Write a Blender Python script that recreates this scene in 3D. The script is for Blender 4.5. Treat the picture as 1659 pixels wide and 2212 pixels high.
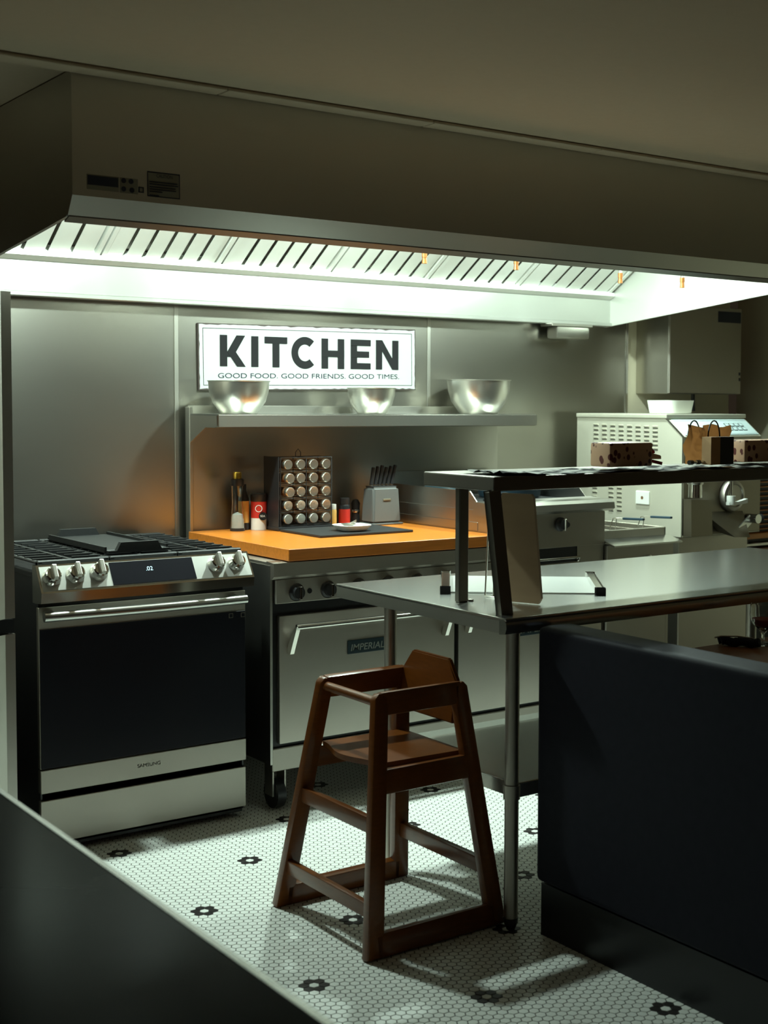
import bpy, bmesh, math, random
from mathutils import Vector, Matrix
random.seed(7)
for o in list(bpy.data.objects): bpy.data.objects.remove(o)
S = bpy.context.scene; COL = S.collection

# ---------------------------------------------------------------- camera
FPX, YAW, PITCH, ROLL = 2912.128, 0.64129, -0.0583, 0.00523
CAM = Vector((-1.52724, -4.32234, 1.50259)); CX, CY = 983.6, 1043.3
fw = Vector((math.sin(YAW)*math.cos(PITCH), math.cos(YAW)*math.cos(PITCH), math.sin(PITCH)))
r0 = Vector((math.cos(YAW), -math.sin(YAW), 0)); u0 = r0.cross(fw)
rt = r0*math.cos(ROLL)+u0*math.sin(ROLL); up = -r0*math.sin(ROLL)+u0*math.cos(ROLL)
cd = bpy.data.cameras.new('camera'); cam = bpy.data.objects.new('camera', cd); COL.objects.link(cam)
cam.matrix_world = Matrix(((rt.x, up.x, -fw.x, CAM.x), (rt.y, up.y, -fw.y, CAM.y), (rt.z, up.z, -fw.z, CAM.z), (0, 0, 0, 1)))
cd.sensor_fit = 'HORIZONTAL'; cd.sensor_width = 36; cd.lens = FPX/1659*36
cd.shift_x = (829.5-CX)/1659; cd.shift_y = (CY-1106)/1659
cd.clip_start = .05; cd.dof.use_dof = True; cd.dof.focus_distance = 4.7; cd.dof.aperture_fstop = 5.6
S.camera = cam
def at(u, v, ax, val):
    """the point where the ray through photo pixel (u,v) meets the plane ax=val"""
    d = fw+rt*((u-CX)/FPX)-up*((v-CY)/FPX); i = 'xyz'.index(ax)
    return CAM+d*((val-CAM[i])/d[i])

# ---------------------------------------------------------------- world, exposure
W = bpy.data.worlds.new('room_ambient'); S.world = W; W.use_nodes = True
W.node_tree.nodes['Background'].inputs[0].default_value = (1, .74, .48, 1)
W.node_tree.nodes['Background'].inputs[1].default_value = .017
vs = S.view_settings; vs.view_transform = 'Standard'; vs.look = 'None'; vs.gamma = 1; vs.use_curve_mapping = False
vs.exposure = 0.14
LAMP_E = 1180.0; LAMP_C = (.79, 1.0, .89)

# ---------------------------------------------------------------- materials
MAT = {}
def mat(name, col, rough=.5, metal=0, vary=.12, scale=8, stretch=(1, 1, 1), bump=0, rvary=.0, spec=.5, trans=0, emit=None, es=0, alpha=1, coat=0, aniso=0):
    if name in MAT: return MAT[name]
    m = bpy.data.materials.new(name); m.use_nodes = True; nt = m.node_tree; b = nt.nodes['Principled BSDF']
    tc = nt.nodes.new('ShaderNodeTexCoord'); mp = nt.nodes.new('ShaderNodeMapping'); nz = nt.nodes.new('ShaderNodeTexNoise')
    geo = nt.nodes.new('ShaderNodeNewGeometry')
    nt.links.new(geo.outputs['Position'], mp.inputs[0]); mp.inputs['Scale'].default_value = stretch
    nt.links.new(mp.outputs[0], nz.inputs['Vector']); nz.inputs['Scale'].default_value = scale; nz.inputs['Detail'].default_value = 5
    mx = nt.nodes.new('ShaderNodeMix'); mx.data_type = 'RGBA'
    mx.inputs['A'].default_value = (*[c*(1-vary) for c in col], 1); mx.inputs['B'].default_value = (*[min(1, c*(1+vary)) for c in col], 1)
    nt.links.new(nz.outputs['Fac'], mx.inputs['Factor']); nt.links.new(mx.outputs['Result'], b.inputs['Base Color'])
    b.inputs['Metallic'].default_value = metal; b.inputs['Roughness'].default_value = rough; b.inputs['Specular IOR Level'].default_value = spec
    if rvary:
        mr = nt.nodes.new('ShaderNodeMapRange'); mr.inputs[1].default_value = .3; mr.inputs[2].default_value = .7
        mr.inputs[3].default_value = rough-rvary; mr.inputs[4].default_value = rough+rvary
        nt.links.new(nz.outputs['Fac'], mr.inputs[0]); nt.links.new(mr.outputs[0], b.inputs['Roughness'])
    if bump:
        bp = nt.nodes.new('ShaderNodeBump'); bp.inputs['Strength'].default_value = bump; bp.inputs['Distance'].default_value = .002
        nt.links.new(nz.outputs['Fac'], bp.inputs['Height']); nt.links.new(bp.outputs[0], b.inputs['Normal'])
    b.inputs['Transmission Weight'].default_value = trans
    b.inputs['Coat Weight'].default_value = coat
    if aniso:
        tg = nt.nodes.new('ShaderNodeTangent'); tg.direction_type = 'RADIAL'; tg.axis = 'Z'; nt.links.new(tg.outputs[0], b.inputs['Tangent'])
        b.inputs['Anisotropic'].default_value = aniso; b.inputs['Anisotropic Rotation'].default_value = .25
    if emit: b.inputs['Emission Color'].default_value = (*emit, 1); b.inputs['Emission Strength'].default_value = es
    MAT[name] = m; return m
steel = mat('brushed_steel', (.50, .485, .44), .34, 1, .05, 2, (1, 1, 1), 0, 0, aniso=.5)
steel_w = mat('wall_steel', (.42, .405, .36), .29, 1, .08, 1.6, (.6, 1, 2.4), 0, 0, aniso=.4)
steel_h = mat('hood_steel', (.56, .54, .49), .34, 1, .05, 2, (1, 1, 1), 0, 0)
steel_t = mat('table_steel', (.60, .60, .57), .25, 1, .03, 2.5, (1, 3, 1), 0, 0)
steel_d = mat('dull_steel', (.44, .41, .36), .44, 1, .06, 3, (1, 1, 1), 0, 0, aniso=.5)
steel_k = mat('shade_dark_steel', (.20, .185, .16), .45, 1, .08, 5)  # bare steel, base colour darkened for the shade on the room-facing overshelf
steel_f = mat('machine_front_steel', (.26, .23, .18), .4, 1, .06, 5)
satin = mat('satin_panel', (.66, .655, .62), .42, .85, .04, 10)
filt = mat('filter_aluminium', (.82, .83, .79), .5, .35, .05, 12)
liner_end = mat('hood_end_liner', (.68, .69, .64), .45, .4, .04, 3)
liner = mat('hood_liner', (.50, .51, .475), .42, .85, .05, 2.2, (2, 1, .4), rvary=.06)
chrome = mat('chrome', (.75, .74, .70), .12, 1, .03)
alu = mat('spun_aluminium', (.74, .72, .66), .33, 1, .05, 30)
black = mat('black_enamel', (.012, .012, .014), .35, 0, .2, 20)
iron = mat('cast_iron', (.02, .021, .022), .5, 0, .25, 60, bump=.2)
glassblk = mat('black_oven_glass', (.012, .012, .016), .28, 0, .1, spec=.15)
vinyl = mat('black_vinyl', (.020, .020, .029), .6, 0, .2, 40, bump=.1, spec=.10)
darkplastic = mat('black_plastic', (.018, .018, .02), .4, 0, .15)
wood = mat('butcher_wood', (.60, .185, .022), .33, 0, .30, 5, (1.2, 18, 18), .05)
walnut = mat('chair_wood', (.145, .040, .004), .30, 0, .30, 9, (3, 3, 14), .05, coat=.15)
tablewood = mat('dining_table_wood', (.28, .11, .045), .4, 0, .3, 6, (1, 14, 1), coat=.1)
white_t = mat('white_tile', (.86, .88, .835), .32, 0, .05, 40)
black_t = mat('black_tile', (.028, .025, .024), .3, 0, .15, 40)
grout = mat('dark_grout', (.045, .038, .03), .8, 0, .25, 30)
ceilm = mat('ceiling_paint', (.47, .375, .265), .8, 0, .04, 30, bump=.05)
wallp = mat('wall_paint', (.55, .50, .37), .75, 0, .04, 20)
whitep = mat('white_plastic', (.80, .82, .78), .4, 0, .04)
whitee = mat('white_enamel_sign', (.43, .445, .435), .55, 0, .05, 9)
ink = mat('black_ink', (.016, .016, .017), .8, 0, .1, spec=.1)
rust = mat('sign_worn_edge', (.05, .035, .03), .7, 0, .3, 60)
greyp = mat('grey_plastic', (.125, .13, .127), .5, 0, .06)
glass = mat('clear_glass', (.95, .97, .95), .02, 0, 0, trans=1)
kraft = mat('kraft_paper', (.55, .35, .18), .75, 0, .15, 20, bump=.3)
cream = mat('painted_steel_cream', (.62, .60, .50), .42, .35, .04, 12)
boardb = mat('brown_board', (.50, .34, .20), .6, 0, .12, 4, (1, 1, 6))
orangew = mat('orange_wood', (.55, .22, .05), .45, 0, .3, 7, (1, 9, 9))
redlab = mat('red_label', (.55, .03, .02), .45, 0, .1)
yellow = mat('yellow_spice', (.60, .34, .08), .6, 0, .2, 50)
salt = mat('white_salt', (.80, .80, .77), .8, 0, .05, 90)
gold = mat('gold_cap', (.60, .36, .06), .3, 1, .1)
badge = mat('badge_blue', (.012, .028, .036), .3, 0, .1)
badge_t = mat('badge_letters', (.45, .46, .42), .35, 1, .05)
bluegrip = mat('blue_grip', (.02, .05, .075), .45, 0, .1)
copper = mat('nozzle_copper', (.60, .25, .09), .35, 1, .1)
lab_d = mat('label_dark_blue', (.012, .015, .03), .4, 0, .1)
lab_l = mat('label_pale', (.20, .18, .13), .5, 0, .1)
console = mat('console_pale_blue', (.62, .76, .78), .35, 0, .04)
acryl = mat('pale_acrylic', (.78, .80, .77), .18, 0, .03)
lampm = mat('lamp_glass', (.9, .9, .9), .5, 0, 0, emit=LAMP_C, es=LAMP_E)
disp = mat('display_digits', (.1, .2, .2), .5, 0, 0, emit=(.55, .9, 1), es=1.6)
spicebrown = mat('spice_brown', (.16, .07, .025), .7, 0, .4, 60)
deepred = mat('deep_red', (.30, .012, .012), .4, 0, .2)

# ---------------------------------------------------------------- mesh helpers (all in world coordinates)
def B(): return bmesh.new()
def box(bm, x0, x1, y0, y1, z0, z1, bev=0, seg=2):
    g = bmesh.ops.create_cube(bm, size=1)['verts']
    for v in g: v.co = Vector(((x0+x1)/2+v.co.x*(x1-x0), (y0+y1)/2+v.co.y*(y1-y0), (z0+z1)/2+v.co.z*(z1-z0)))
    if bev:
        ed = list({e for v in g for e in v.link_edges})
        bmesh.ops.bevel(bm, geom=ed, offset=bev, segments=seg, profile=.6, affect='EDGES')
    return bm
def beam(bm, p0, p1, w, t, wdir, bev=0):
    """box from p0 to p1, w wide along wdir, t thick across"""
    p0, p1 = Vector(p0), Vector(p1); a = (p1-p0); L = a.length; a.normalize()
    wd = Vector(wdir); wd = (wd-a*wd.dot(a)).normalized(); n = a.cross(wd)
    g = bmesh.ops.create_cube(bm, size=1)['verts']; m = (p0+p1)/2
    for v in g: v.co = m+a*(v.co.x*L)+wd*(v.co.y*w)+n*(v.co.z*t)
    if bev: bmesh.ops.bevel(bm, geom=list({e for v in g for e in v.link_edges}), offset=bev, segments=2, profile=.6, affect='EDGES')
    return bm
def cyl(bm, p0, p1, r0_, r1_=None, seg=20):
    p0, p1 = Vector(p0), Vector(p1); r1_ = r0_ if r1_ is None else r1_; a = (p1-p0).normalized()
    x = a.orthogonal().normalized(); y = a.cross(x); A = []; Bv = []
    for i in range(seg):
        t = 2*math.pi*i/seg; d = x*math.cos(t)+y*math.sin(t); A.append(bm.verts.new(p0+d*r0_)); Bv.append(bm.verts.new(p1+d*r1_))
    for i in range(seg): bm.faces.new((A[i], A[(i+1) % seg], Bv[(i+1) % seg], Bv[i]))
    bm.faces.new(A[::-1]); bm.faces.new(Bv); return bm
def lathe(bm, prof, c, seg=32, axis=(0, 0, 1)):
    """revolve (r,h) profile about axis through c"""
    a = Vector(axis).normalized(); x = a.orthogonal().normalized(); y = a.cross(x); c = Vector(c); R = []
    for r, h in prof:
        R.append([bm.verts.new(c+a*h+(x*math.cos(2*math.pi*i/seg)+y*math.sin(2*math.pi*i/seg))*max(r, 1e-5)) for i in range(seg)])
    for k in range(len(R)-1):
        for i in range(seg): bm.faces.new((R[k][i], R[k][(i+1) % seg], R[k+1][(i+1) % seg], R[k+1][i]))
    return bm
def prism(bm, pts, d):
    """extrude a 3D polygon by vector d"""
    d = Vector(d); A = [bm.verts.new(Vector(p)) for p in pts]; Bv = [bm.verts.new(Vector(p)+d) for p in pts]; n = len(A)
    bm.faces.new(A[::-1]); bm.faces.new(Bv)
    for i in range(n): bm.faces.new((A[i], A[(i+1) % n], Bv[(i+1) % n], Bv[i]))
    return bm
def quad(bm, *p): bm.faces.new([bm.verts.new(Vector(q)) for q in p]); return bm
def tube(bm, pts, r, seg=8):
    pts = [Vector(p) for p in pts]; R = []
    x = None
    for i, p in enumerate(pts):
        a = (pts[min(i+1, len(pts)-1)]-pts[max(i-1, 0)]).normalized()
        x = (a.orthogonal() if x is None else x-a*x.dot(a)).normalized(); y = a.cross(x)
        R.append([bm.verts.new(p+(x*math.cos(2*math.pi*k/seg)+y*math.sin(2*math.pi*k/seg))*r) for k in range(seg)])
    for k in range(len(R)-1):
        for i in range(seg): bm.faces.new((R[k][i], R[k][(i+1) % seg], R[k+1][(i+1) % seg], R[k+1][i]))
    bm.faces.new(R[0][::-1]); bm.faces.new(R[-1]); return bm
ORG = {}
def obj(name, bm, m, parent=None, smooth=None, label=None):
    bmesh.ops.recalc_face_normals(bm, faces=bm.faces)
    me = bpy.data.meshes.new(name); bm.to_mesh(me); bm.free(); me.materials.append(m)
    o = bpy.data.objects.new(name, me); COL.objects.link(o)
    if parent is None:
        co = [v.co for v in me.vertices]
        c = Vector(((min(v.x for v in co)+max(v.x for v in co))/2, (min(v.y for v in co)+max(v.y for v in co))/2, min(v.z for v in co)))
        o.location = c
    else:
        c = ORG[parent.name]; o.parent = parent
    me.transform(Matrix.Translation(-c)); ORG[o.name] = c.copy()
    if smooth is not None:
        me.polygons.foreach_set('use_smooth', [True]*len(me.polygons)); me.set_sharp_from_angle(angle=math.radians(smooth))
    if label: o['label'] = label
    return o
def thing(name, label, cat, loc, group=None):
    o = bpy.data.objects.new(name, None); COL.objects.link(o); o.location = loc; o.empty_display_size = .05
    ORG[o.name] = Vector(loc); return tag(o, label, cat, group)
def tag(o, label, cat, group=None):
    o['label'] = label; o['category'] = cat
    if group: o['group'] = group
    return o
def struct(o, label=None):
    o['kind'] = 'structure'
    if label: o['label'] = label
    return o
def text(name, s, m, parent, p, xd, yd, size, squeeze=1, depth=.0006, width=None, offset=0):
    """flat lettering: origin p (left baseline), reading direction xd, up direction yd"""
    c = bpy.data.curves.new(name, 'FONT'); c.body = s; c.size = 1; c.offset = offset
    t = bpy.data.objects.new('tmp_text', c); COL.objects.link(t); dg = bpy.context.evaluated_depsgraph_get(); dg.update()
    me = bpy.data.meshes.new_from_object(t.evaluated_get(dg)); bpy.data.objects.remove(t)
    xs = [v.co.x for v in me.vertices]; w = max(xs)-min(xs)
    xd, yd = Vector(xd).normalized(), Vector(yd).normalized(); n = xd.cross(yd)
    sx = (width/w) if width else size*squeeze
    for v in me.vertices: v.co = Vector(p)+xd*((v.co.x-min(xs))*sx)+yd*(v.co.y*size)+n*depth
    bm = B(); bm.from_mesh(me); bpy.data.meshes.remove(me); return obj(name, bm, m, parent)

# ================================================================= THE ROOM
# ---- floor: dark grout bed with real hexagon tiles, flowers of black tiles
fl = struct(obj('floor', box(B(), -4, 5.5, -7, .84, -.05, -.0012), grout), 'white hexagon mosaic floor with small black flowers')
P = .02637; OX, OY = .22391, -.11116; DX = P*math.cos(math.pi/6)
def hexmesh():
    bm = B(); R = (P-.0024)/math.sqrt(3)
    def ring(r, z): return [bm.verts.new((r*math.cos(math.pi/3*k), r*math.sin(math.pi/3*k), z)) for k in range(6)]
    a, b, c = ring(R, -.003), ring(R, -.0006), ring(R-.0009, 0)
    for k in range(6):
        bm.faces.new((a[k], a[(k+1) % 6], b[(k+1) % 6], b[k])); bm.faces.new((b[k], b[(k+1) % 6], c[(k+1) % 6], c[k]))
    bm.faces.new(c); return bm
hb = hexmesh(); hv = [v.co.copy() for v in hb.verts]; hb.verts.index_update(); hf = [[v.index for v in f.verts] for f in hb.faces]; hb.free()
def tilemesh(n, m):
    me = bpy.data.meshes.new(n); me.from_pydata(hv, [], hf); me.materials.append(m); return me
tm_w, tm_b = tilemesh('white_tile', white_t), tilemesh('black_tile', black_t)
petals = set()
for c in range(-6, 12):
    for j in range(-3, 7):
        i0 = 14*c; k0 = -24*j-(12 if c % 2 else 0)          # flower centre in (column, row) steps
        s = 0 if i0 % 2 == 0 else 1
        for (di, dk) in ((0, 1), (0, -1), (1, 0), (1, -1), (-1, 0), (-1, -1)):
            petals.add((i0+di, k0+dk))
cells = []
for i in range(-80, 130):
    for k in range(-150, 40):
        x = OX+i*DX; y = OY+(k+(.5 if i % 2 else 0))*P
        if not (-1.2 < x < 2.9 and -3.0 < y < .80): continue
        d = Vector((x, y, 0))-CAM; z = d.dot(fw); u = CX+FPX*d.dot(rt)/z; v = CY-FPX*d.dot(up)/z
        vis = -30 < u < 1690 and 1500 < v < 2260
        cells.append((x, y, (i, k) in petals, vis, u, v, z))
def infloor(u, v):   # where floor shows in the photograph: between table in front, oven fronts and booth
    return 170 < u < 1530 and v > 1700 and v > 1690+.705*0 and (v-1690) < .705*u and not (u > 1170 and v < 2030+.5*(u-1175))
nw = 0; rest_v, rest_f, rest_m = [], [], []
order = sorted(cells, key=lambda c: c[6]); own = set()
for c in order:
    if c[3] and infloor(c[4], c[5]) and v_ok if False else (c[3] and infloor(c[4], c[5])):
        if c[2]: own.add(id(c))
        elif nw < 300: own.add(id(c)); nw += 1
for c in order:
    if id(c) in own:
        o = bpy.data.objects.new('black_tile' if c[2] else 'tile', tm_b if c[2] else tm_w); COL.objects.link(o); o.parent = fl
        o.location = Vector((c[0], c[1], 0))-ORG[fl.name]
    else:
        n = len(rest_v); jz = random.uniform(-.0002, .0002)
        rest_v += [(p.x+c[0], p.y+c[1], p.z+jz) for p in hv]; rest_f += [[q+n for q in f] for f in hf]; rest_m += [1 if c[2] else 0]*len(hf)
me = bpy.data.meshes.new('tile_field'); me.from_pydata(rest_v, [], rest_f); me.materials.append(white_t); me.materials.append(black_t)
me.polygons.foreach_set('material_index', rest_m); me.transform(Matrix.Translation(-ORG[fl.name]))
o = bpy.data.objects.new('tile_field', me); COL.objects.link(o); o.parent = fl; o['kind'] = 'stuff'

# ---- walls, ceiling
YW = .82
wb = struct(obj('wall_back', box(B(), -4, 4.22, YW+.004, YW+.1, 0, 2.6), wallp), 'back wall clad in stainless steel sheets beside bare paint')
xs = [-1.6, at(380, 800, 'y', YW).x, at(925, 800, 'y', YW).x, at(1351, 800, 'y', YW).x]
for k in range(3):
    obj('steel_panel', box(B(), xs[k]+.0015, xs[k+1]-.0015, YW-.003, YW+.004, 0, 2.3, .0008, 1), steel_w, wb)
    if k: obj('joint_strip', box(B(), xs[k]-.009, xs[k]+.009, YW-.0065, YW-.003, 0, 2.3, .001, 1), steel, wb)
obj('edge_trim', box(B(), xs[3]-.004, xs[3]+.012, YW-.008, YW+.004, 0, 2.3, .001, 1), chrome, wb)
XR = at(1622, 750, 'y', YW).x
struct(obj('wall_right', box(B(), XR, XR+.1, -7, YW+.1, 0, 2.6), wallp), 'painted side wall right of the freezer machine')
ZC = 2.437
struct(obj('ceiling', box(B(), -4, XR+.1, -7, YW+.1, ZC, ZC+.1), ceilm), 'low painted ceiling')
t1 = struct(obj('trim_1', box(B(), -4, XR, -.672, -.602, ZC-.004, ZC-.0003), ceilm), 'narrow jointed ceiling trim along the hood')
xx = -1.9
while xx < 4:
    obj('trim_piece', box(B(), xx+.002, xx+.748, -.676, -.604, ZC-.013, ZC-.004, .002, 1), ceilm, t1); xx += .75

# ================================================================= EXTRACTOR HOOD
ZL = at(640, 672, 'y', YW-.012).z                   # height of the rear lip
HX0, HX1, HY, = -.0956, at(1305, 708, 'y', YW-.012).x, -.6012
hood = thing('extractor_hood', 'long stainless steel extractor hood with lit baffle filters under the ceiling', 'extractor hood', (1.5, .02, 1.885))
obj('front_panel', box(B(), HX0-.004, HX1+.012, HY, HY+.012, 2.086, ZC-.004), steel_h, hood)
bm = B(); prism(bm, [(HX0-.004, HY, 2.088), (HX0-.004, HY+.037, 2.034), (HX0-.004, HY+.049, 2.034), (HX0-.004, HY+.014, 2.09)], (HX1+.016-HX0, 0, 0))
obj('front_lip', bm, steel_h, hood)
bm = B(); prism(bm, [(HX0, HY+.037, 2.034), (HX0, HY+.037, 2.030), (HX0, HY+.075, 2.018), (HX0, HY+.075, 2.024)], (HX1+.012-HX0, 0, 0))
obj('drip_gutter', bm, steel_k, hood)
endp = [(HY+.0122, ZC-.004), (HY+.0122, 2.092), (HY+.050, 2.031), (YW-.01, ZL-.002), (YW-.01, ZC-.004)]
obj('left_end_panel', prism(B(), [(HX0-.004, y, z) for y, z in endp], (.012, 0, 0)), steel_h, hood)
obj('right_end_panel', prism(B(), [(HX1, y, z) for y, z in endp], (.012, 0, 0)), liner_end, hood)
obj('top_panel', box(B(), HX0, HX1, HY+.012, YW-.02, ZC-.03, ZC-.006), steel_h, hood)
# rear plenum: face from the rear lip up to the filter rail
YP = YW-.055; ZFB = at(640, 589, 'y', YP-.008).z
FB, FT = Vector((0, YP-.008, ZFB)), Vector((0, YP-.408, ZFB+.254))       # filter bottom / top line
bm = B(); prism(bm, [(HX0+.008, YP+.04, ZL), (HX0+.008, YP, ZL), (HX0+.008, YP, ZFB-.026), (HX0+.008, YP+.04, ZFB-.026)], (HX1-HX0-.008, 0, 0))
obj('rear_plenum', bm, liner, hood)
obj('rear_lip', box(B(), HX0+.008, HX1, YP-.016, YP, ZL, ZL+.019, .003, 1), liner, hood)
bm = B(); prism(bm, [(HX0+.008, YP+.004, ZFB-.026), (HX0+.008, YP-.038, ZFB-.008), (HX0+.008, YP-.033, ZFB+.01), (HX0+.008, YP+.004, ZFB+.004)], (HX1-HX0-.01, 0, 0))
obj('filter_rail', bm, filt, hood)
fd = (FT-FB).normalized(); fn = Vector((0, -fd.z, fd.y)); fn = -fn if fn.z > 0 else fn   # filter normal looks down and out
FLEN = (FT-FB).length
fxs = [HX0+.012]+[at(u, v, 'y', YP-.008).x for u, v in ((212, 536), (473, 556), (709, 577), (920, 595), (1116, 615))]+[HX1-.016]
obj('filter_backing', prism(B(), [Vector((HX0+.01, FB.y, FB.z))-fn*.035, Vector((HX0+.01, FB.y, FB.z))-fn*.045, Vector((HX0+.01, FT.y, FT.z))-fn*.045, Vector((HX0+.01, FT.y, FT.z))-fn*.035], (HX1-HX0-.012, 0, 0)), steel_d, hood)
for k in range(len(fxs)-1):
    a, b = fxs[k]+.004, fxs[k+1]-.004
    def pt(x, s, h): return Vector((x, 0, 0))+FB+fd*(s*FLEN)+fn*h
    bm = B()
    for (x0, x1) in ((a, a+.018), (b-.018, b)): prism(bm, [pt(x0, 0, -.03), pt(x1, 0, -.03), pt(x1, 0, .004), pt(x0, 0, .004)], fd*FLEN)
    for (s0, s1) in ((0, .05), (.95, 1)): prism(bm, [pt(a, s0, -.03), pt(b, s0, -.03), pt(b, s0, .004), pt(a, s0, .004)], fd*((s1-s0)*FLEN))
    f = obj('filter', bm, filt, hood)
    nb = 6; w = (b-a-.036)/nb
    for q in range(nb):
        x0 = a+.018+q*w; x1 = x0+w
        bm = B()   # a folded baffle: wide face with a down-turned lip
        prism(bm, [pt(x0+.003, .05, 0), pt(x1-.010, .05, -.003), pt(x1-.006, .05, -.022), pt(x1-.008, .05, -.022), pt(x1-.012, .05, -.005), pt(x0+.003, .05, -.002)], fd*(FLEN*.9))
        obj('baffle', bm, filt, f)
# lamps: vapour-proof globes under the hood roof, behind the front lip
for x in (.44, 1.54, 2.64):
    c = obj('lamp_fitting', lathe(B(), [(0, .0), (.11, 0), (.11, -.022), (.085, -.030), (.085, -.024), (0, -.024)], (x, .05, ZC-.03), 32), steel_d, hood, 40)
    obj('lamp_lens', lathe(B(), [(.053, -.0255), (.050, -.029), (0, -.030)], (x, .05, ZC-.03), 32), lampm, c, 60)
# fire suppression nozzles
for (u, v, y) in ((917, 545, .12), (1115, 560, .12), (1340, 590, .1), (1474, 600, -.05)):
    p = at(u, v, 'y', y); nz_ = obj('nozzle_pipe', cyl(B(), p, (p.x, p.y, ZC-.03), .008, seg=12), chrome, hood, 40)
    bm = cyl(B(), p, p-Vector((0, 0, .02)), .011, .011, 12); cyl(bm, p-Vector((0, 0, .02)), p-Vector((0, 0, .045)), .009, .011, 12)
    obj('nozzle_cap', bm, copper, nz_, 40)
# grease cup below the rear lip
a = at(1198, 708, 'y', YP-.05); b = at(1272, 708, 'y', YP-.05)
bm = B(); box(bm, a.x+.006, b.x-.006, YP-.063, YP+.017, ZL-.074, ZL-.014, .012); gc = obj('grease_cup', bm, steel, hood, 40)
obj('cup_bracket', box(B(), a.x-.03, b.x+.012, YP-.068, YP+.024, ZL-.014, ZL-.001, .003, 1), steel, gc)
# stickers
yl = HY-.0008
def lab(name, u0_, v0_, u1_, v1_, m, parent=hood, off=0):
    p = at(u0_, v0_, 'y', yl-off); q = at(u1_, v1_, 'y', yl-off)
    return obj(name, box(B(), p.x, q.x, yl-off, yl-off+.0008, q.z, p.z), m, parent)
l1 = lab('rating_plate', 187, 375, 257, 415, lab_l, hood); l2 = lab('rating_plate_print', 189, 377.5, 255.5, 405, lab_d, l1, .0009)
p = at(190, 411, 'y', yl); 
lab('approval_sticker', 259, 383, 298, 420, lab_l)
for (u, v) in ((267, 390), (283, 392), (267, 408), (285, 411)):
    c = at(u, v, 'y', yl-.0009); obj('approval_mark', cyl(B(), c, c+Vector((0, -.0008, 0)), .0075, seg=16), lab_d, hood)
l3 = lab('square_sticker', 299, 403, 311, 417, lab_d); lab('square_sticker_print', 302, 406, 308, 414, lab_l, l3, .001)
l4 = lab('caution_border', 318, 369, 389, 431, lab_d); l5 = lab('caution_sheet', 320, 372, 387, 428.5, lab_l, l4, .001)
p = at(338, 383, 'y', yl-.002); text('caution_title', 'CAUTION', lab_d, l4, p, (1, 0, 0), (0, 0, 1), .014, width=.05)
for k, v in enumerate((393, 398, 404, 409, 414, 422)):      # illegible small print: thin dark rules
    a = at(323, v, 'y', yl-.002); wl_ = (.088, .09, .082, .084, .04, .03)[k]
    obj('small_print', box(B(), a.x, a.x+wl_, yl-.0024, yl-.0018, a.z, a.z+.0032), lab_d, l4)

# ================================================================= REFRIGERATOR (left)
fr = thing('refrigerator', 'tall stainless steel refrigerator at the left edge beside the stove', 'refrigerator', (-.56, .2, 0))
FX = at(31, 641, 'y', -.12).x
obj('cabinet', box(B(), -1.02, FX-.006, -.06, .78, .02, 1.80, .006), steel_d, fr)
def doorcurve(z0, z1):
    bm = B(); pts = []; n = 14
    for k in range(n+1):
        t = k/n; x = FX-.455+.455*t; y = -.075-.055*(1-(2*abs(t-.45))**4*.9) if t < .96 else -.085
        pts.append((x, y))
    pts = [(FX-.455, -.07)]+pts+[(FX, -.07)]
    return prism(bm, [(x, y, z0) for x, y in pts], (0, 0, z1-z0))
zt = at(30, 628, 'y', -.12).z; zg1 = at(42, 1338, 'y', -.12).z; zg2 = at(43, 1372, 'y', -.12).z
d = obj('door', doorcurve(zg1, zt), steel, fr, 25); obj('freezer_drawer', doorcurve(.06, zg2), steel, fr, 25)
text('brand_lettering', 's', ink, d, (FX-.098, -.1315, at(0, 657, 'y', -.12).z), (1, 0, 0), (0, 0, 1), .018, offset=.02)
obj('door_gap_strip', box(B(), FX-.45, FX-.004, -.085, -.06, zg2+.004, zg1-.004), black, fr)
obj('base_grille', box(B(), FX-.9, FX-.02, -.07, -.05, .0, .055), black, fr)
d2 = obj('door', box(B(), -1.02, FX-.458, -.125, -.07, zg1, zt, .02, 3), steel, fr, 40)

# ================================================================= SLIDE-IN STOVE
st = thing('stove', 'slide-in gas stove with black glass oven door and stainless control panel', 'stove', (.378, .3, 0))
obj('body', box(B(), .004, .753, .012, .735, .03, .925), black, st)
zc_ = .945
# control panel: wedge whose face leans back
zpt, zpb, zpc = at(75, 1222, 'y', 0).z, at(88, 1283, 'y', -.05).z, at(90, 1303, 'y', -.03).z
prof = [(.03, zpt+.0), (0.0, zpt), (-.055, zpb), (-.05, zpc), (.0, zpc-.005), (.03, zpc-.005)]
cp = obj('control_panel', prism(B(), [(-.008, y, z) for y, z in prof], (.773, 0, 0)), chrome, st)
face = Vector((0, -.055, zpb-zpt)); fl_ = face.normalized(); nrm = Vector((0, fl_.z, -fl_.y)); nrm = nrm if nrm.y < 0 else -nrm
def onface(u, v, h=0):
    o_ = Vector((0, 0, zpt)); d_ = fw+rt*((u-CX)/FPX)-up*((v-CY)/FPX); t = (o_-CAM).dot(nrm)/d_.dot(nrm); return CAM+d_*t+nrm*h
obj('panel_face', prism(B(), [Vector((.0, 0, zpt))+fl_*.008+nrm*.0002, Vector((.757, 0, zpt))+fl_*.008+nrm*.0002, Vector((.757, 0, zpt))+fl_*(face.length-.008)+nrm*.0002, Vector((.0, 0, zpt))+fl_*(face.length-.008)+nrm*.0002], nrm*.003), satin, cp)
a, b = onface(236, 1228).x, onface(415, 1215).x
ds = obj('display', prism(B(), [Vector((a, 0, zpt))+fl_*.010, Vector((b, 0, zpt))+fl_*.010, Vector((b, 0, zpt))+fl_*(face.length-.010), Vector((a, 0, zpt))+fl_*(face.length-.010)], nrm*.005), glassblk, cp)
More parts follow.
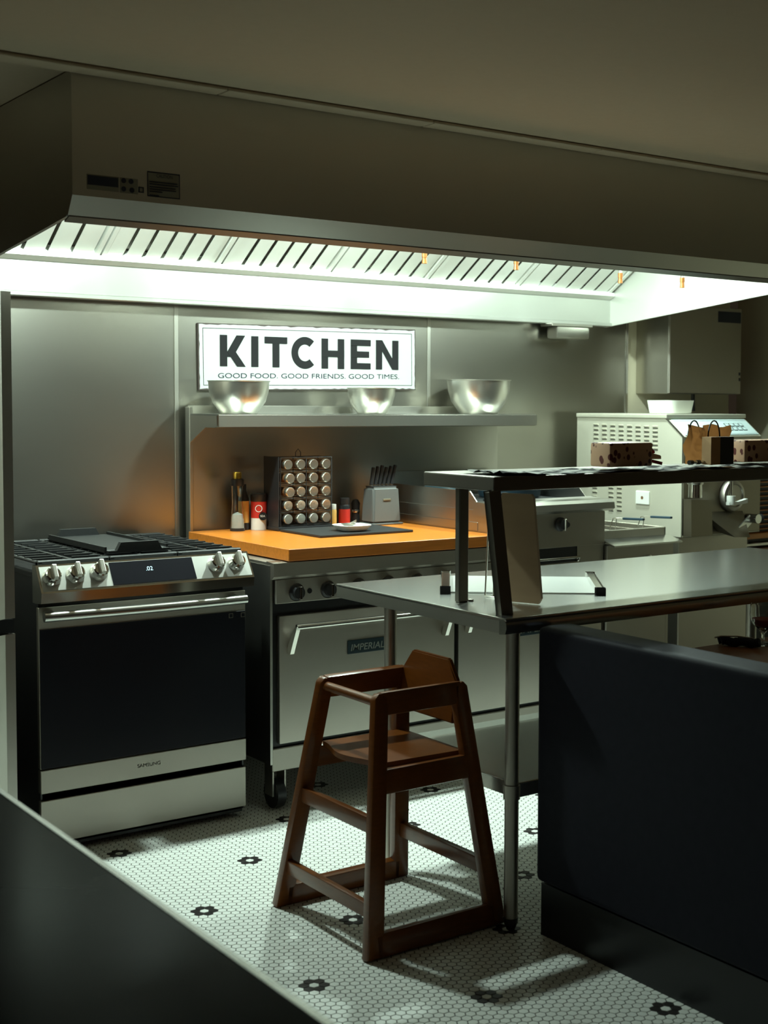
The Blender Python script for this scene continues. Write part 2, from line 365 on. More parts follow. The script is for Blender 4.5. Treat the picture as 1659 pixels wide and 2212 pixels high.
text('display_digits', '.02', disp, ds, onface(315, 1234, .0056), (1, 0, 0), -fl_, .022, depth=0)
for (u, v) in ((110, 1250), (161, 1244), (212, 1238), (465, 1221), (508, 1218)):
    c = onface(u, v)
    k = obj('knob', lathe(B(), [(.031, 0), (.031, .006), (.027, .012), (.026, .030), (.022, .034), (0, .034)], c+nrm*.003, 28, nrm), chrome, cp, 35)
    bm = B(); beam(bm, c-fl_*.027+nrm*.042, c+fl_*.022+nrm*.042, .015, .024, (1, 0, 0), .003); obj('knob_grip', bm, alu, k)
# oven door
dz0, dz1, dzs = at(87, 1664, 'y', 0).z, at(80, 1314, 'y', 0).z, at(80, 1362, 'y', 0).z
dr = obj('oven_door', box(B(), 0, .757, 0, .02, dz0, dz1, .002, 1), steel_d, st)
obj('door_glass', box(B(), .003, .754, -.004, 0, dz0+.002, dzs, .001, 1), glassblk, dr)
zh = at(95, 1334, 'y', -.06).z
bm = B(); n = 16
for k in range(n):
    t0, t1_ = k/n, (k+1)/n; f0 = -.062-.012*math.sin(math.pi*t0); f1 = -.062-.012*math.sin(math.pi*t1_)
    pass
N_ = 18; tube(bm, [(-.003+.73*k/N_, -.062-.010*math.sin(math.pi*k/N_), zh) for k in range(N_+1)], .0165, 16)
hd = obj('door_handle', bm, steel_t, dr, 40)
for x in (.03, .70): obj('handle_mount', box(B(), x-.015, x+.015, -.06, 0, zh-.012, zh+.012, .003), steel_d, hd)
for (u, v) in ((499, 1330), (525, 1328)):
    c = at(u, v, 'y', -.005); b_ = obj('touch_mark', box(B(), c.x-.008, c.x+.008, -.0052, -.004, c.z-.008, c.z+.008), lab_l, dr)
    obj('touch_mark_centre', box(B(), c.x-.0063, c.x+.0063, -.0058, -.0052, c.z-.0063, c.z+.0063), glassblk, b_)
zs1 = at(87, 1717, 'y', 0).z
sp = obj('lower_strip', box(B(), 0, .757, -.003, .02, zs1, dz0-.003, .002, 1), steel_d, st)
text('brand_lettering', 'SAMSUNG', steel, sp, at(297, 1659, 'y', -.0035), (1, 0, 0), (0, 0, 1), .017, width=.085)
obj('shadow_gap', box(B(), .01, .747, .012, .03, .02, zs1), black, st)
obj('storage_drawer', box(B(), 0, .757, 0, .02, at(530, 1741, 'y', 0).z, at(87, 1733, 'y', 0).z, .002, 1), steel_d, st)
for x in (.05, .70):
    for y in (.08, .65): obj('levelling_foot', cyl(B(), (x, y, 0), (x, y, .03), .018, seg=12), black, st)
# cooktop
obj('cooktop', box(B(), -.004, .761, .0, .74, .925, zc_, .004), black, st)
for (x, y, r) in ((.14, .13, .05), (.14, .54, .04), (.378, .35, .055), (.61, .13, .055), (.61, .54, .04)):
    b_ = obj('burner', lathe(B(), [(r, 0), (r, .01), (r*.8, .012), (r*.8, .02), (0, .021)], (x, y, zc_), 24), steel_d, st, 30)
    obj('burner_cap', lathe(B(), [(r*.78, .02), (r*.75, .026), (0, .027)], (x, y, zc_), 24), iron, b_, 30)
zg = zc_+.037
for gi in range(3):
    x0 = .006+gi*.2495; x1 = x0+.246; bm = B()
    for y in (.018, .70): box(bm, x0, x1, y, y+.022, zg-.016, zg, .003, 1)
    for x in (x0, x1-.018): box(bm, x, x+.018,   .018, .72, zg-.012, zg-.003, .003, 1)
    for x in (x0, x1-.016):
        for y in (.022, .70): box(bm, x, x+.016, y, y+.016, zc_, zg-.006)
    for k in range(9):
        y = .085+k*.0715
        if k == 4: box(bm, x0, x1, y-.006, y+.006, zg-.012, zg)
        else:
            box(bm, x0+.006, x0+.105, y-.0055, y+.0055, zg-.010, zg+.001); box(bm, x1-.105, x1-.006, y-.0055, y+.0055, zg-.010, zg+.001)
    box(bm, (x0+x1)/2-.006, (x0+x1)/2+.006, .03, .71, zg-.012, zg-.002)
    obj('grate', bm, iron, st)
# griddle plate lying over the middle grate
gp = thing('griddle_plate', 'flat black cast iron griddle plate on the middle stove grate', 'griddle', (.378, .31, zg+.001))
bm = B(); box(bm, .265, .50, .09, .63, zg+.002, zg+.014, .003, 1)
for x in (.265, .492): box(bm, x, x+.008, .09, .63, zg+.012, zg+.024)
obj('plate', bm, iron, gp)
for y, s in ((.065, -1), (.63, 1)):
    bm = B(); pts = [(.27, y, zg+.012), (.30, y, zg+.012), (.315, y, zg+.040), (.45, y, zg+.040), (.465, y, zg+.012), (.495, y, zg+.012), (.495, y, zg+.004), (.27, y, zg+.004)]
    prism(bm, pts, (0, .022, 0)); obj('handle', bm, iron, gp)

# ================================================================= COMMERCIAL RANGE with raised griddle, back shelf
YD = -.03; ZB = .976                                 # oven door plane; butcher block top
GX0 = at(1056, 1153, 'z', ZB).x+.012
RX0 = at(583, 1500, 'y', YD).x; RX1 = at(1298, 1350, 'y', YD).x
rg = thing('commercial_range', 'wide stainless commercial range with two ovens, raised griddle and back shelf', 'range', (1.55, .25, 0))
obj('body', box(B(), RX0, RX1, YD+.012, .76, .19, ZB-.05), steel_d, rg)
obj('side_flange', box(B(), RX0-.004, RX0+.006, YD-.01, .76, .185, ZB-.06), steel, rg)
d1a, d1b = at(597, 1335, 'y', YD), at(975, 1400, 'y', YD); d2a, d2b = at(983, 1400, 'y', YD), at(1292, 1350, 'y', YD)
ztop, zbot = at(597, 1330, 'y', YD).z, at(597, 1606, 'y', YD).z
obj('door_recess', box(B(), RX0+.006, RX1-.006, YD+.004, YD+.02, zbot-.02, ztop+.05), black, rg)
for (xa, xb) in ((d1a.x, d1b.x), (d2a.x, d2b.x)):
    dd = obj('oven_door', box(B(), xa, xb, YD-.022, YD+.004, zbot, ztop, .006, 2), steel_d, rg, 40)
    zh = ztop-.035
    h = obj('door_handle', cyl(B(), (xa+.035, YD-.085, zh), (xb-.05, YD-.085, zh), .0105, seg=16), chrome, dd, 40)
    for x in (xa+.04, xb-.055):
        bm = B(); prism(bm, [(x-.008, YD-.095, zh+.004), (x-.008, YD-.075, zh-.004), (x-.008, YD-.030, zh-.070), (x-.008, YD-.024, zh-.088), (x-.008, YD-.022, zh-.104), (x-.008, YD-.045, zh-.104), (x-.008, YD-.060, zh-.070)], (.016, 0, 0))
        obj('handle_bracket', bm, alu, h)
for (u0_, u1_, v0_, v1_, par, rot_) in ((751, 835, 1384, 1406, None, 0), (1119, 1205, 1348, 1370, None, 0)):
    a, b = at(u0_, v0_, 'y', YD-.024), at(u1_, v0_, 'y', YD-.024); z1 = a.z; z0 = z1-.052
    bg = obj('maker_badge', box(B(), a.x, b.x, YD-.027, YD-.022, z0, z1, .002, 2), badge, rg)
    text('badge_lettering', 'IMPERIAL', badge_t, bg, (a.x+.012, YD-.0275, z0+.012), (1, 0, 0), (.18, 0, 1), .036, width=b.x-a.x-.026, offset=.012)
zk0 = at(597, 1665, 'y', YD).z; zk1 = at(597, 1616, 'y', YD).z
obj('kick_band', box(B(), RX0+.004, RX1, YD-.012, YD+.004, zk0, zk1, .003, 1), steel_d, rg)
zcp0, zcp1 = at(600, 1305, 'y', YD-.02).z, at(600, 1252, 'y', YD-.02).z
pn = obj('control_panel', box(B(), RX0+.012, GX0-.02, YD-.024, YD+.012, zcp0, zcp1, .003, 1), steel_d, rg)
XE = at(1262, 1170, 'y', YD).x
obj('front_ledge', prism(B(), [(RX0-.002, YD-.02, zcp1), (RX0-.002, YD-.035, zcp1+.012), (RX0-.002, YD-.035, ZB-.05), (RX0-.002, YD+.02, ZB-.046), (RX0-.002, YD+.02, zcp1)], (GX0-.02-RX0, 0, 0)), steel_d, rg)
kx = [at(u, v, 'y', YD-.03).x for u, v in ((641, 1277), (706, 1271))]; step = kx[1]-kx[0]; zk = (zcp0+zcp1)/2-.006
for k in range(6):
    x = kx[0]+step*k*1.05
    kb = obj('burner_knob', lathe(B(), [(.030, 0), (.030, .008), (.024, .014), (.022, .030), (0, .031)], (x, YD-.024, zk), 24, (0, -1, 0)), darkplastic, pn, 35)
    obj('knob_ring', lathe(B(), [(.033, 0), (.033, .004), (.028, .004)], (x, YD-.0245, zk), 24, (0, -1, 0)), chrome, kb, 35)
    obj('knob_grip', box(B(), x-.005, x+.005, YD-.066, YD-.05, zk-.024, zk+.024, .002, 1), chrome, kb)
    obj('pilot_hole', cyl(B(), (x+step*.45, YD-.0255, zk), (x+step*.45, YD-.023, zk), .010, seg=14), black, pn)
for x in (RX0+.06, RX1-.06):
    for y in (YD+.07, .66):
        cs = obj('caster_wheel', cyl(B(), (x-.018, y, .055), (x+.018, y, .055), .055, seg=24), darkplastic, rg, 40)
        bm = B(); box(bm, x-.03, x+.03, y-.035, y+.035, .165, .19); box(bm, x-.028, x-.022, y-.03, y+.03, .05, .17); box(bm, x+.022, x+.028, y-.03, y+.03, .05, .17)
        obj('caster_fork', bm, steel_d, cs)
# raised griddle broiler on the right part
GX1 = at(1315, 1090, 'y', YD).x; GZ0, GZ1 = at(1315, 1102, 'y', YD).z, at(1315, 1077, 'y', YD).z
gr = obj('griddle_body', box(B(), GX0, GX1-.03, YD+.03, .76, .93, GZ0), steel_d, rg)
bm = B(); prism(bm, [(GX0-.012, YD-.02, GZ0), (GX0-.012, YD-.04, GZ0+.012), (GX0-.012, YD-.035, GZ1-.012), (GX0-.012, YD-.015, GZ1), (GX0-.012, YD+.12, GZ1+.004), (GX0-.012, YD+.12, GZ0)], (GX1-GX0+.012, 0, 0))
obj('griddle_rail', bm, steel, gr)
zq = at(1300, 1175, 'y', YD).z
gpn = obj('griddle_panel', box(B(), GX0, GX1-.03, YD-.01, YD+.03, zq, GZ0, .002, 1), steel_d, gr)
c = at(1213, 1133, 'y', YD-.02)
kb = obj('griddle_knob', lathe(B(), [(.030, 0), (.030, .008), (.024, .014), (.022, .030), (0, .031)], (c.x, YD-.01, c.z), 24, (0, -1, 0)), darkplastic, gpn, 35)
obj('knob_grip', box(B(), c.x-.005, c.x+.005, YD-.05, YD-.036, c.z-.025, c.z+.025, .002, 1), chrome, kb)
obj('pilot_hole', cyl(B(), (c.x+.045, YD-.0115, c.z-.004), (c.x+.045, YD-.009, c.z-.004), .011, seg=14), black, gpn)
a, b = at(1165, 1180, 'y', YD).x, at(1247, 1175, 'y', YD).x
obj('broiler_opening', box(B(), GX0+.02, b, YD+.024, YD+.034, .935, zq-.002), black, gr)
obj('broiler_frame', box(B(), b, GX1-.03, YD+.0, YD+.034, .72, zq), steel_d, gr)
zr = at(1200, 1205, 'y', YD-.02).z
bm = B(); tube(bm, [(GX0+.05, YD-.03, zr-.03), (GX0+.05, YD-.05, zr), (b-.03, YD-.05, zr), (b-.03, YD-.03, zr-.03), (b, YD, zr-.03)], .005)
tube(bm, [(GX0+.05, YD-.05, zr-.022), (b-.03, YD-.05, zr-.022)], .004)
obj('broiler_handle', bm, chrome, gr, 40)
obj('broiler_tray', box(B(), RX0+.9, GX1-.03, YD+.004, YD+.03, .80, .93), black, gr)
bm = B(); prism(bm, [(GX0, YD+.11, GZ0-.04), (GX0, YD+.11, GZ1+.0), (GX0, YD+.16, GZ1+.045), (GX0, .76, GZ1+.05), (GX0, .76, GZ0-.04)], (.004, 0, 0))
prism(bm, [(GX1-.034, YD+.11, GZ0-.02), (GX1-.034, YD+.11, GZ1+.0), (GX1-.034, YD+.16, GZ1+.045), (GX1-.034, .76, GZ1+.09), (GX1-.034, .76, GZ0-.02)], (.004, 0, 0))
box(bm, GX0, GX1-.03, .752, .76, GZ0, GZ1+.10)
obj('splash_guard', bm, steel, gr)
obj('side_panel', box(B(), GX0-.004, GX0, YD+.02, .76, .95, GZ0+.02), steel, gr)
obj('side_access_plate', box(B(), GX0-.007, GX0-.004, YD+.10, .70, ZB+.004, GZ0-.03, .001, 1), steel, gr)
obj('griddle_surface', box(B(), GX0+.006, GX1-.04, YD+.12, .75, GZ0, GZ1-.01), iron, gr)
# back shelf
YG = YW-.045; SX0 = at(405, 950, 'y', YG).x; SYF = at(473, 895, 'x', SX0).y; SX1 = at(1160, 900, 'y', SYF).x
bgd = obj('backguard', box(B(), SX0, SX1-.008, YG, YG+.01, .93, 1.487), steel, rg)
obj('backguard_flange', box(B(), SX0-.004, SX0+.012, YG-.027, YG+.013, .93, 1.487, .002, 1), steel, bgd)
sh = obj('back_shelf', box(B(), SX0, SX1, SYF+.002, YG-.002, 1.452, 1.459), steel_t, rg)
bm = B(); prism(bm, [(SX0, SYF+.006, 1.459), (SX0, SYF, 1.455), (SX0, SYF, 1.408), (SX0, SYF+.03, 1.404), (SX0, SYF+.03, 1.408), (SX0, SYF+.006, 1.411)], (SX1-SX0, 0, 0)); obj('shelf_front_edge', bm, steel, sh)
obj('shelf_upstand', box(B(), SX0, SX1-.008, YG-.010, YG, 1.455, 1.492, .001, 1), steel, sh)
for x in (SX0, SX1-.018):
    bm = B(); prism(bm, [(x, SYF+.02, 1.452), (x, YG-.002, 1.452), (x, YG-.002, 1.33 if x < 1 else 1.40), (x, SYF+.12, 1.405), (x, SYF+.02, 1.405)], (.004, 0, 0)); obj('shelf_bracket', bm, steel_d, sh)

# butcher block
bb = obj('butcher_block', box(B(), .892, GX0-.012, -.078, .745, ZB-.044, ZB, .002, 1), wood)
tag(bb, 'thick orange butcher block worktop lying over the commercial range', 'butcher block')
zz = ZB+.0005

# ---- things on the butcher block
def place(u, v, z=ZB, ymax=.70):
    p = at(u, v, 'z', z)
    if p.y > ymax: d_ = (p-CAM); p = CAM+d_*((ymax-CAM.y)/d_.y); p.z = z
    return p
p = place(513, 1141, ymax=.66); x, y = p.x, p.y
t = thing('salt_bottle', 'tall glass bottle of white salt with gold top and black collar', 'bottle', (x, y, zz))
obj('glass', lathe(B(), [(0, 0), (.028, 0), (.029, .01), (.026, .06), (.022, .12), (.024, .185), (.026, .19), (.0235, .19), (.0215, .185), (.0195, .12), (.0235, .06), (.026, .012), (0, .006)], (x, y, zz), 28), glass, t, 50)
obj('salt', lathe(B(), [(0, .008), (.0245, .012), (.0225, .06), (.021, .068), (0, .078)], (x, y, zz), 24), salt, t, 50)
obj('collar', lathe(B(), [(.0265, .186), (.0275, .19), (.027, .212), (.02, .216), (0, .216)], (x, y, zz), 28), darkplastic, t, 40)
obj('cap', lathe(B(), [(.018, .214), (.018, .238), (.016, .243), (0, .243)], (x, y, zz), 28), gold, t, 40)
obj('base_ring', lathe(B(), [(.0285, -.0), (.0305, .0), (.0305, .012), (.029, .012)], (x, y, zz), 28), darkplastic, t, 40)
x, y = x+.045, .66
t = thing('oil_bottle', 'dark slim bottle with yellow label half hidden behind the salt bottle', 'bottle', (x, y+.03, zz))
obj('glass', lathe(B(), [(0, 0), (.022, 0), (.022, .13), (.011, .165), (.011, .19), (0, .19)], (x, y+.03, zz), 24), black, t, 40)
obj('label', lathe(B(), [(.0224, .03), (.0226, .03), (.0226, .12), (.0224, .12)], (x, y+.03, zz), 24), yellow, t, 40)
p = place(559, 1137, ymax=.66); x, y = p.x, p.y
t = thing('seasoning_can', 'red and white seasoning canister with black lid', 'canister', (x, y, zz))
obj('can_body', lathe(B(), [(0, 0), (.032, 0), (.032, .122), (0, .122)], (x, y, zz), 32), salt, t, 40)
obj('red_band', lathe(B(), [(.0323, .05), (.0326, .05), (.0326, .120), (.0323, .120)], (x, y, zz), 32), redlab, t, 40)
obj('lid', lathe(B(), [(.033, .118), (.034, .12), (.034, .148), (.03, .152), (0, .152)], (x, y, zz), 32), darkplastic, t, 40)
vd = (Vector((CAM.x, CAM.y, 0))-Vector((x, y, 0))).normalized(); sd = Vector((-vd.y, vd.x, 0)); sd = sd if sd.x > 0 else -sd
bm = B()
for k in range(20):
    a0, a1 = 2*math.pi*k/20, 2*math.pi*(k+1)/20; cc = Vector((x, y, zz+.09))+vd*.034
    quad(bm, cc+sd*math.cos(a0)*.015+Vector((0, 0, math.sin(a0)*.015)), cc+sd*math.cos(a1)*.015+Vector((0, 0, math.sin(a1)*.015)), cc+sd*math.cos(a1)*.012+Vector((0, 0, math.sin(a1)*.012)), cc+sd*math.cos(a0)*.012+Vector((0, 0, math.sin(a0)*.012)))
obj('label_ring', bm, salt, t)
bdg = obj('label_badge', cyl(B(), Vector((x, y, zz+.058))+vd*.0265+sd*.017, Vector((x, y, zz+.058))+vd*.0335+sd*.017, .017, seg=20), ink, t)
text('label_lettering', 'SEA', salt, t, Vector((x, y, zz+.055))+vd*.034+sd*.006, sd, (0, 0, 1), .012, width=.02)
# spice rack: black base, wire frame, 4 x 5 jars lying with lids to the front
a = place(600, 1136, ymax=.57); YR = .55; xr0 = at(606, 1100, 'y', YR).x; xr1 = at(716, 1100, 'y', YR).x
zr1 = at(660, 988, 'y', YR).z
RW = xr1-xr0
rk = thing('spice_rack', 'black wire spice rack holding four columns of jars', 'spice rack', ((xr0+xr1)/2, YR+.06, zz))
bs = obj('rack_base', box(B(), xr0-.015, xr1+.01, YR-.01, YR+.13, zz, zz+.016, .004), darkplastic, rk)
bm = B(); zb = zz+.016
for y in (YR, YR+.11):
    tube(bm, [(xr0, y, zb), (xr0, y, zr1), (xr1, y, zr1), (xr1, y, zb)], .0025); tube(bm, [(xr0+RW*.5, y, zb), (xr0+RW*.5, y, zr1)], .002)
    for k in range(6):
        z = zb+.004+(zr1-zb-.004)*k/5; tube(bm, [(xr0, y, z), (xr1, y, z)], .0014, 6)
for k in range(6):
    z = zb+.004+(zr1-zb-.004)*k/5
    for x in (xr0, xr1, xr0+RW*.5): tube(bm, [(x, YR, z), (x, YR+.11, z)], .0016, 6)
tube(bm, [(xr0+RW*.42, YR+.055, zr1), (xr0+RW*.42, YR+.055, zr1+.02), (xr0+RW*.47, YR+.055, zr1+.034), (xr0+RW*.52, YR+.055, zr1+.02), (xr0+RW*.52, YR+.055, zr1)], .002)
obj('wire_frame', bm, darkplastic, rk, 60)
obj('rack_back', box(B(), xr0-.012, xr0-.008, YR-.004, YR+.12, zz+.016, zr1+.004), darkplastic, rk)
rown = ('top', 'second', 'middle', 'fourth', 'bottom'); coln = ('first', 'second', 'third', 'last')
jr = .0205; proto = None
for r in range(5):
    for c in range(4):
        x = xr0+RW*(.125+.25*c); z = zb+.004+(zr1-zb-.004)*((4-r)+.5)/5; sl = -.018 if (r == 1 and c == 0) or (r == 2 and c == 0) else 0
        lb = 'spice jar with spun steel lid, %s row of the rack, %s from the left' % (rown[r], coln[c])
        if proto is None:
            j = thing('spice_jar', lb, 'jar', (x, YR, z), 'spice jars in the wire rack')
            obj('jar_glass', lathe(B(), [(0, .004), (.0185, .004), (.0185, .085), (0, .087)], (x, YR, z), 18, (0, 1, 0)), spicebrown, j, 40)
            obj('lid', lathe(B(), [(.0185, .01), (jr, .008), (jr, -.010), (.0185, -.0125), (.006, -.011), (0, -.0118)], (x, YR, z), 24, (0, 1, 0)), alu, j, 40)
            proto = j
        else:
            j = proto.copy(); COL.objects.link(j); j['label'] = lb
            for ch in proto.children: q = ch.copy(); COL.objects.link(q); q.parent = j
        j.location = (x, YR+sl, z)
def smalljar(u, v, h, r, body, cap, label, labm=None, nm='spice_shaker'):
    p = place(u, v, ymax=.62); x, y = p.x, p.y
    t = thing(nm, label, 'jar', (x, y, zz))
    obj('jar_body', lathe(B(), [(0, 0), (r, 0), (r, h*.72), (r*.8, h*.78), (0, h*.78)], (x, y, zz), 24), body, t, 40)
    obj('cap', lathe(B(), [(r*.86, h*.76), (r*.9, h*.78), (r*.88, h), (0, h)], (x, y, zz), 24), cap, t, 40)
    if labm: obj('label', lathe(B(), [(r*1.005, h*.1), (r*1.02, h*.1), (r*1.02, h*.6), (r*1.005, h*.6)], (x, y, zz), 24), labm, t, 40)
smalljar(720, 1131, .095, .014, yellow, whitep, 'slim spice shaker of yellow powder with white cap beside rack')
smalljar(744, 1127, .120, .024, black, darkplastic, 'dark sauce jar with red label between shaker and knife block', redlab, 'sauce_jar')
# knife block
p = place(823, 1131, ymax=.60); x, y = p.x, p.y; hw, dp, hh = .075, .05, .165
kbk = thing('knife_block', 'grey tapered knife block at the right of the butcher block', 'knife block', (x, y, zz))
bm = B(); lo = [(-hw, -dp), (hw, -dp), (hw, dp), (-hw, dp)]
A = [bm.verts.new((x+a*1.0, y+b*1.0, zz+.006)) for a, b in lo]; T = [bm.verts.new((x+a*.9, y+b*.85, zz+hh)) for a, b in lo]
for k in range(4): bm.faces.new((A[k], A[(k+1) % 4], T[(k+1) % 4], T[k]))
bm.faces.new(T); bm.faces.new(A[::-1]); bmesh.ops.bevel(bm, geom=list(bm.edges), offset=.01, segments=3, affect='EDGES')
kb0 = obj('block_body', bm, greyp, kbk, 40)
obj('foot_plate', box(B(), x-hw-.006, x+hw+.006, y-dp-.006, y+dp+.006, zz, zz+.008, .004), greyp, kbk)
obj('top_insert', box(B(), x-hw*.82, x+hw*.82, y-dp*.6, y+dp*.6, zz+hh, zz+hh+.003), darkplastic, kbk)
obj('block_mark', box(B(), x-.02, x+.02, y-dp*.94-.002, y-dp*.9, zz+.105, zz+.115, .003), lab_l, kbk)
for k in range(6):
    xx_ = x-.052+.021*k; lean = .012+.002*k
    kn = thing('kitchen_knife', 'black-handled knife in the grey block, %s from the left' % ('first', 'second', 'third', 'fourth', 'fifth', 'sixth')[k], 'knife', (xx_, y, zz+hh), 'knives in the grey block')
    h = .085+.004*(k % 3)
    bm = B(); beam(bm, (xx_, y, zz+hh+.006), (xx_+lean, y, zz+hh+h), .016, .012, (0, 1, 0), .004); obj('handle', bm, darkplastic, kn)
    obj('bolster', box(B(), xx_-.005, xx_+.005, y-.007, y+.007, zz+hh+.003, zz+hh+.011), chrome, kn)
# small dark appliance left of the block
p = place(772, 1122, ymax=.68)
t = thing('pepper_mill', 'short black pepper mill with chrome band beside the knife block', 'mill', (p.x-.01, .68, zz))
obj('mill_body', lathe(B(), [(0, 0), (.02, 0), (.017, .05), (.02, .09), (.012, .105), (0, .108)], (p.x-.01, .68, zz), 20), darkplastic, t, 40)
obj('mill_band', lathe(B(), [(.0195, .05), (.0205, .052), (.0205, .06), (.0195, .062)], (p.x-.01, .68, zz), 20), chrome, t, 40)
# slate board, dish, spoon rest
q1, q2, q3, q4 = [at(u, v, 'z', ZB) for u, v in ((603, 1147), (686, 1163), (888, 1150), (800, 1136))]
sx0, sx1, sy0, sy1 = (q1.x+q2.x)/2, (q3.x+q4.x)/2, (q2.y+q3.y)/2, (q1.y+q4.y)/2
sy1 = min(sy1, .53)
bm = box(B(), sx0, sx1, sy0, sy1, zz, zz+.010, .003); sb = obj('slate_board', bm, iron)
tag(sb, 'thin black slate cutting board lying on the butcher block', 'cutting board')
zs_ = zz+.0105; p = at(760, 1146, 'z', zs_); x, y = p.x, p.y
t = thing('dish', 'small square white ceramic dish on the black board', 'dish', (x, y, zs_))
bm = B(); n = 24
def sq(r, z, k):
    a_ = 2*math.pi*k/n+math.pi/4*0; c_, s_ = math.cos(a_), math.sin(a_); e = 3.2
    f = (abs(c_)**e+abs(s_)**e)**(-1/e); return bm.verts.new((x+r*f*c_, y+r*f*s_, zs_+z))
R = [[sq(r, z, k) for k in range(n)] for r, z in ((.045, 0), (.055, .004), (.072, .024), (.069, .025), (.052, .009), (.001, .008))]
for a_ in range(len(R)-1):
    for k in range(n): bm.faces.new((R[a_][k], R[a_][(k+1) % n], R[a_+1][(k+1) % n], R[a_+1][k]))
bm.faces.new(R[0][::-1]); obj('dish_body', bm, whitep, t, 50)
bm = lathe(B(), [(0, .0), (.02, .001), (.03, .008), (.032, .010), (.029, .009), (0, .003)], (x-.022, y-.01, zs_+.020), 20)
beam(bm, (x-.005, y-.004, zs_+.030), (x+.04, y+.03, zs_+.036), .009, .003, (0, 0, 1)); o = obj('spoon', bm, steel_d, None, 50); tag(o, 'dark metal spoon resting in the white dish', 'spoon')

# ---- bowls on the back shelf
def bowl(u0_, u1_, ut, vt, vb, y, label):
    a, b = at(u0_, vb, 'y', y), at(u1_, vb, 'y', y); x = (a.x+b.x)/2
    R_ = (Vector((u1_-u0_, 0, 0)).length/2)*((Vector((x, y, 1.5))-CAM).dot(fw))/FPX
    h = (vb-vt)*((Vector((x, y, 1.5))-CAM).dot(fw))/FPX
    pr = [(0, 0), (R_*.56, 0), (R_*.62, h*.06), (R_*.84, h*.36), (R_*.94, h*.68), (R_*.965, h*.97), (R_*1.0, h*.99), (R_*1.0, h), (R_*.95, h), (R_*.92, h*.68), (R_*.82, h*.37), (R_*.58, h*.07), (0, h*.03)]
    o = obj('mixing_bowl', lathe(B(), pr, (x, y, 1.4593), 48), alu, None, 25); tag(o, label, 'bowl')
bowl(447, 583, 515, 817, 888, YW-.19, 'steel mixing bowl at the left end of the back shelf')
bowl(748, 855, 801, 833, 889, YW-.19, 'smallest steel mixing bowl, in the middle of the back shelf')
bowl(962, 1103, 1032, 816, 889, YW-.19, 'deep steel mixing bowl at the right of the back shelf')

# ---- sign
ys_ = YW-.012; A_, B_, C_, D_ = at(427, 697, 'y', ys_), at(897, 712, 'y', ys_), at(897, 844, 'y', ys_), at(428, 841, 'y', ys_)
sg = thing('kitchen_sign', 'white enamel sign reading KITCHEN hung on the steel wall', 'sign', ((A_.x+B_.x)/2, ys_, D_.z))
ex = (B_-A_); WS = ex.length; ex.normalize(); ez = Vector((-ex.z, 0, ex.x)); HS = ((D_-A_).length+(C_-B_).length)/2
def sp_(u, w, h=0): return A_+ex*(u*WS)-ez*(w*HS)+Vector((0, -h, 0))
obj('worn_rim', prism(B(), [sp_(0, 0), sp_(1, 0), sp_(1, 1), sp_(0, 1)], (0, .007, 0)), rust, sg)
bm = B(); N = 60; top = []; 
edge = [(k/N, 0) for k in range(N)]+[(1, k/16) for k in range(16)]+[(1-k/N, 1) for k in range(N)]+[(0, 1-k/16) for k in range(16)]
pts = []
for (u, w) in edge:
    j = random.random()**3; du = .004+.006*j*.5; dw = .014+.02*j
    pts.append(sp_(min(max(u, du), 1-du), min(max(w, dw), 1-dw), .0012))
prism(bm, pts, (0, .0012, 0)); obj('enamel_face', bm, whitee, sg)
bm = B(); lw = .0022
for (u0_, w0_, u1_, w1_) in ((.02, .075, .98, .075), (.02, .925, .98, .925), (.02, .075, .02, .925), (.98, .075, .98, .925)):
    beam(bm, sp_(u0_, w0_, .0016), sp_(u1_, w1_, .0016), .0022, .0006, (0, 0, 1) if w0_ == w1_ else (1, 0, 0))
obj('inner_border', bm, ink, sg)
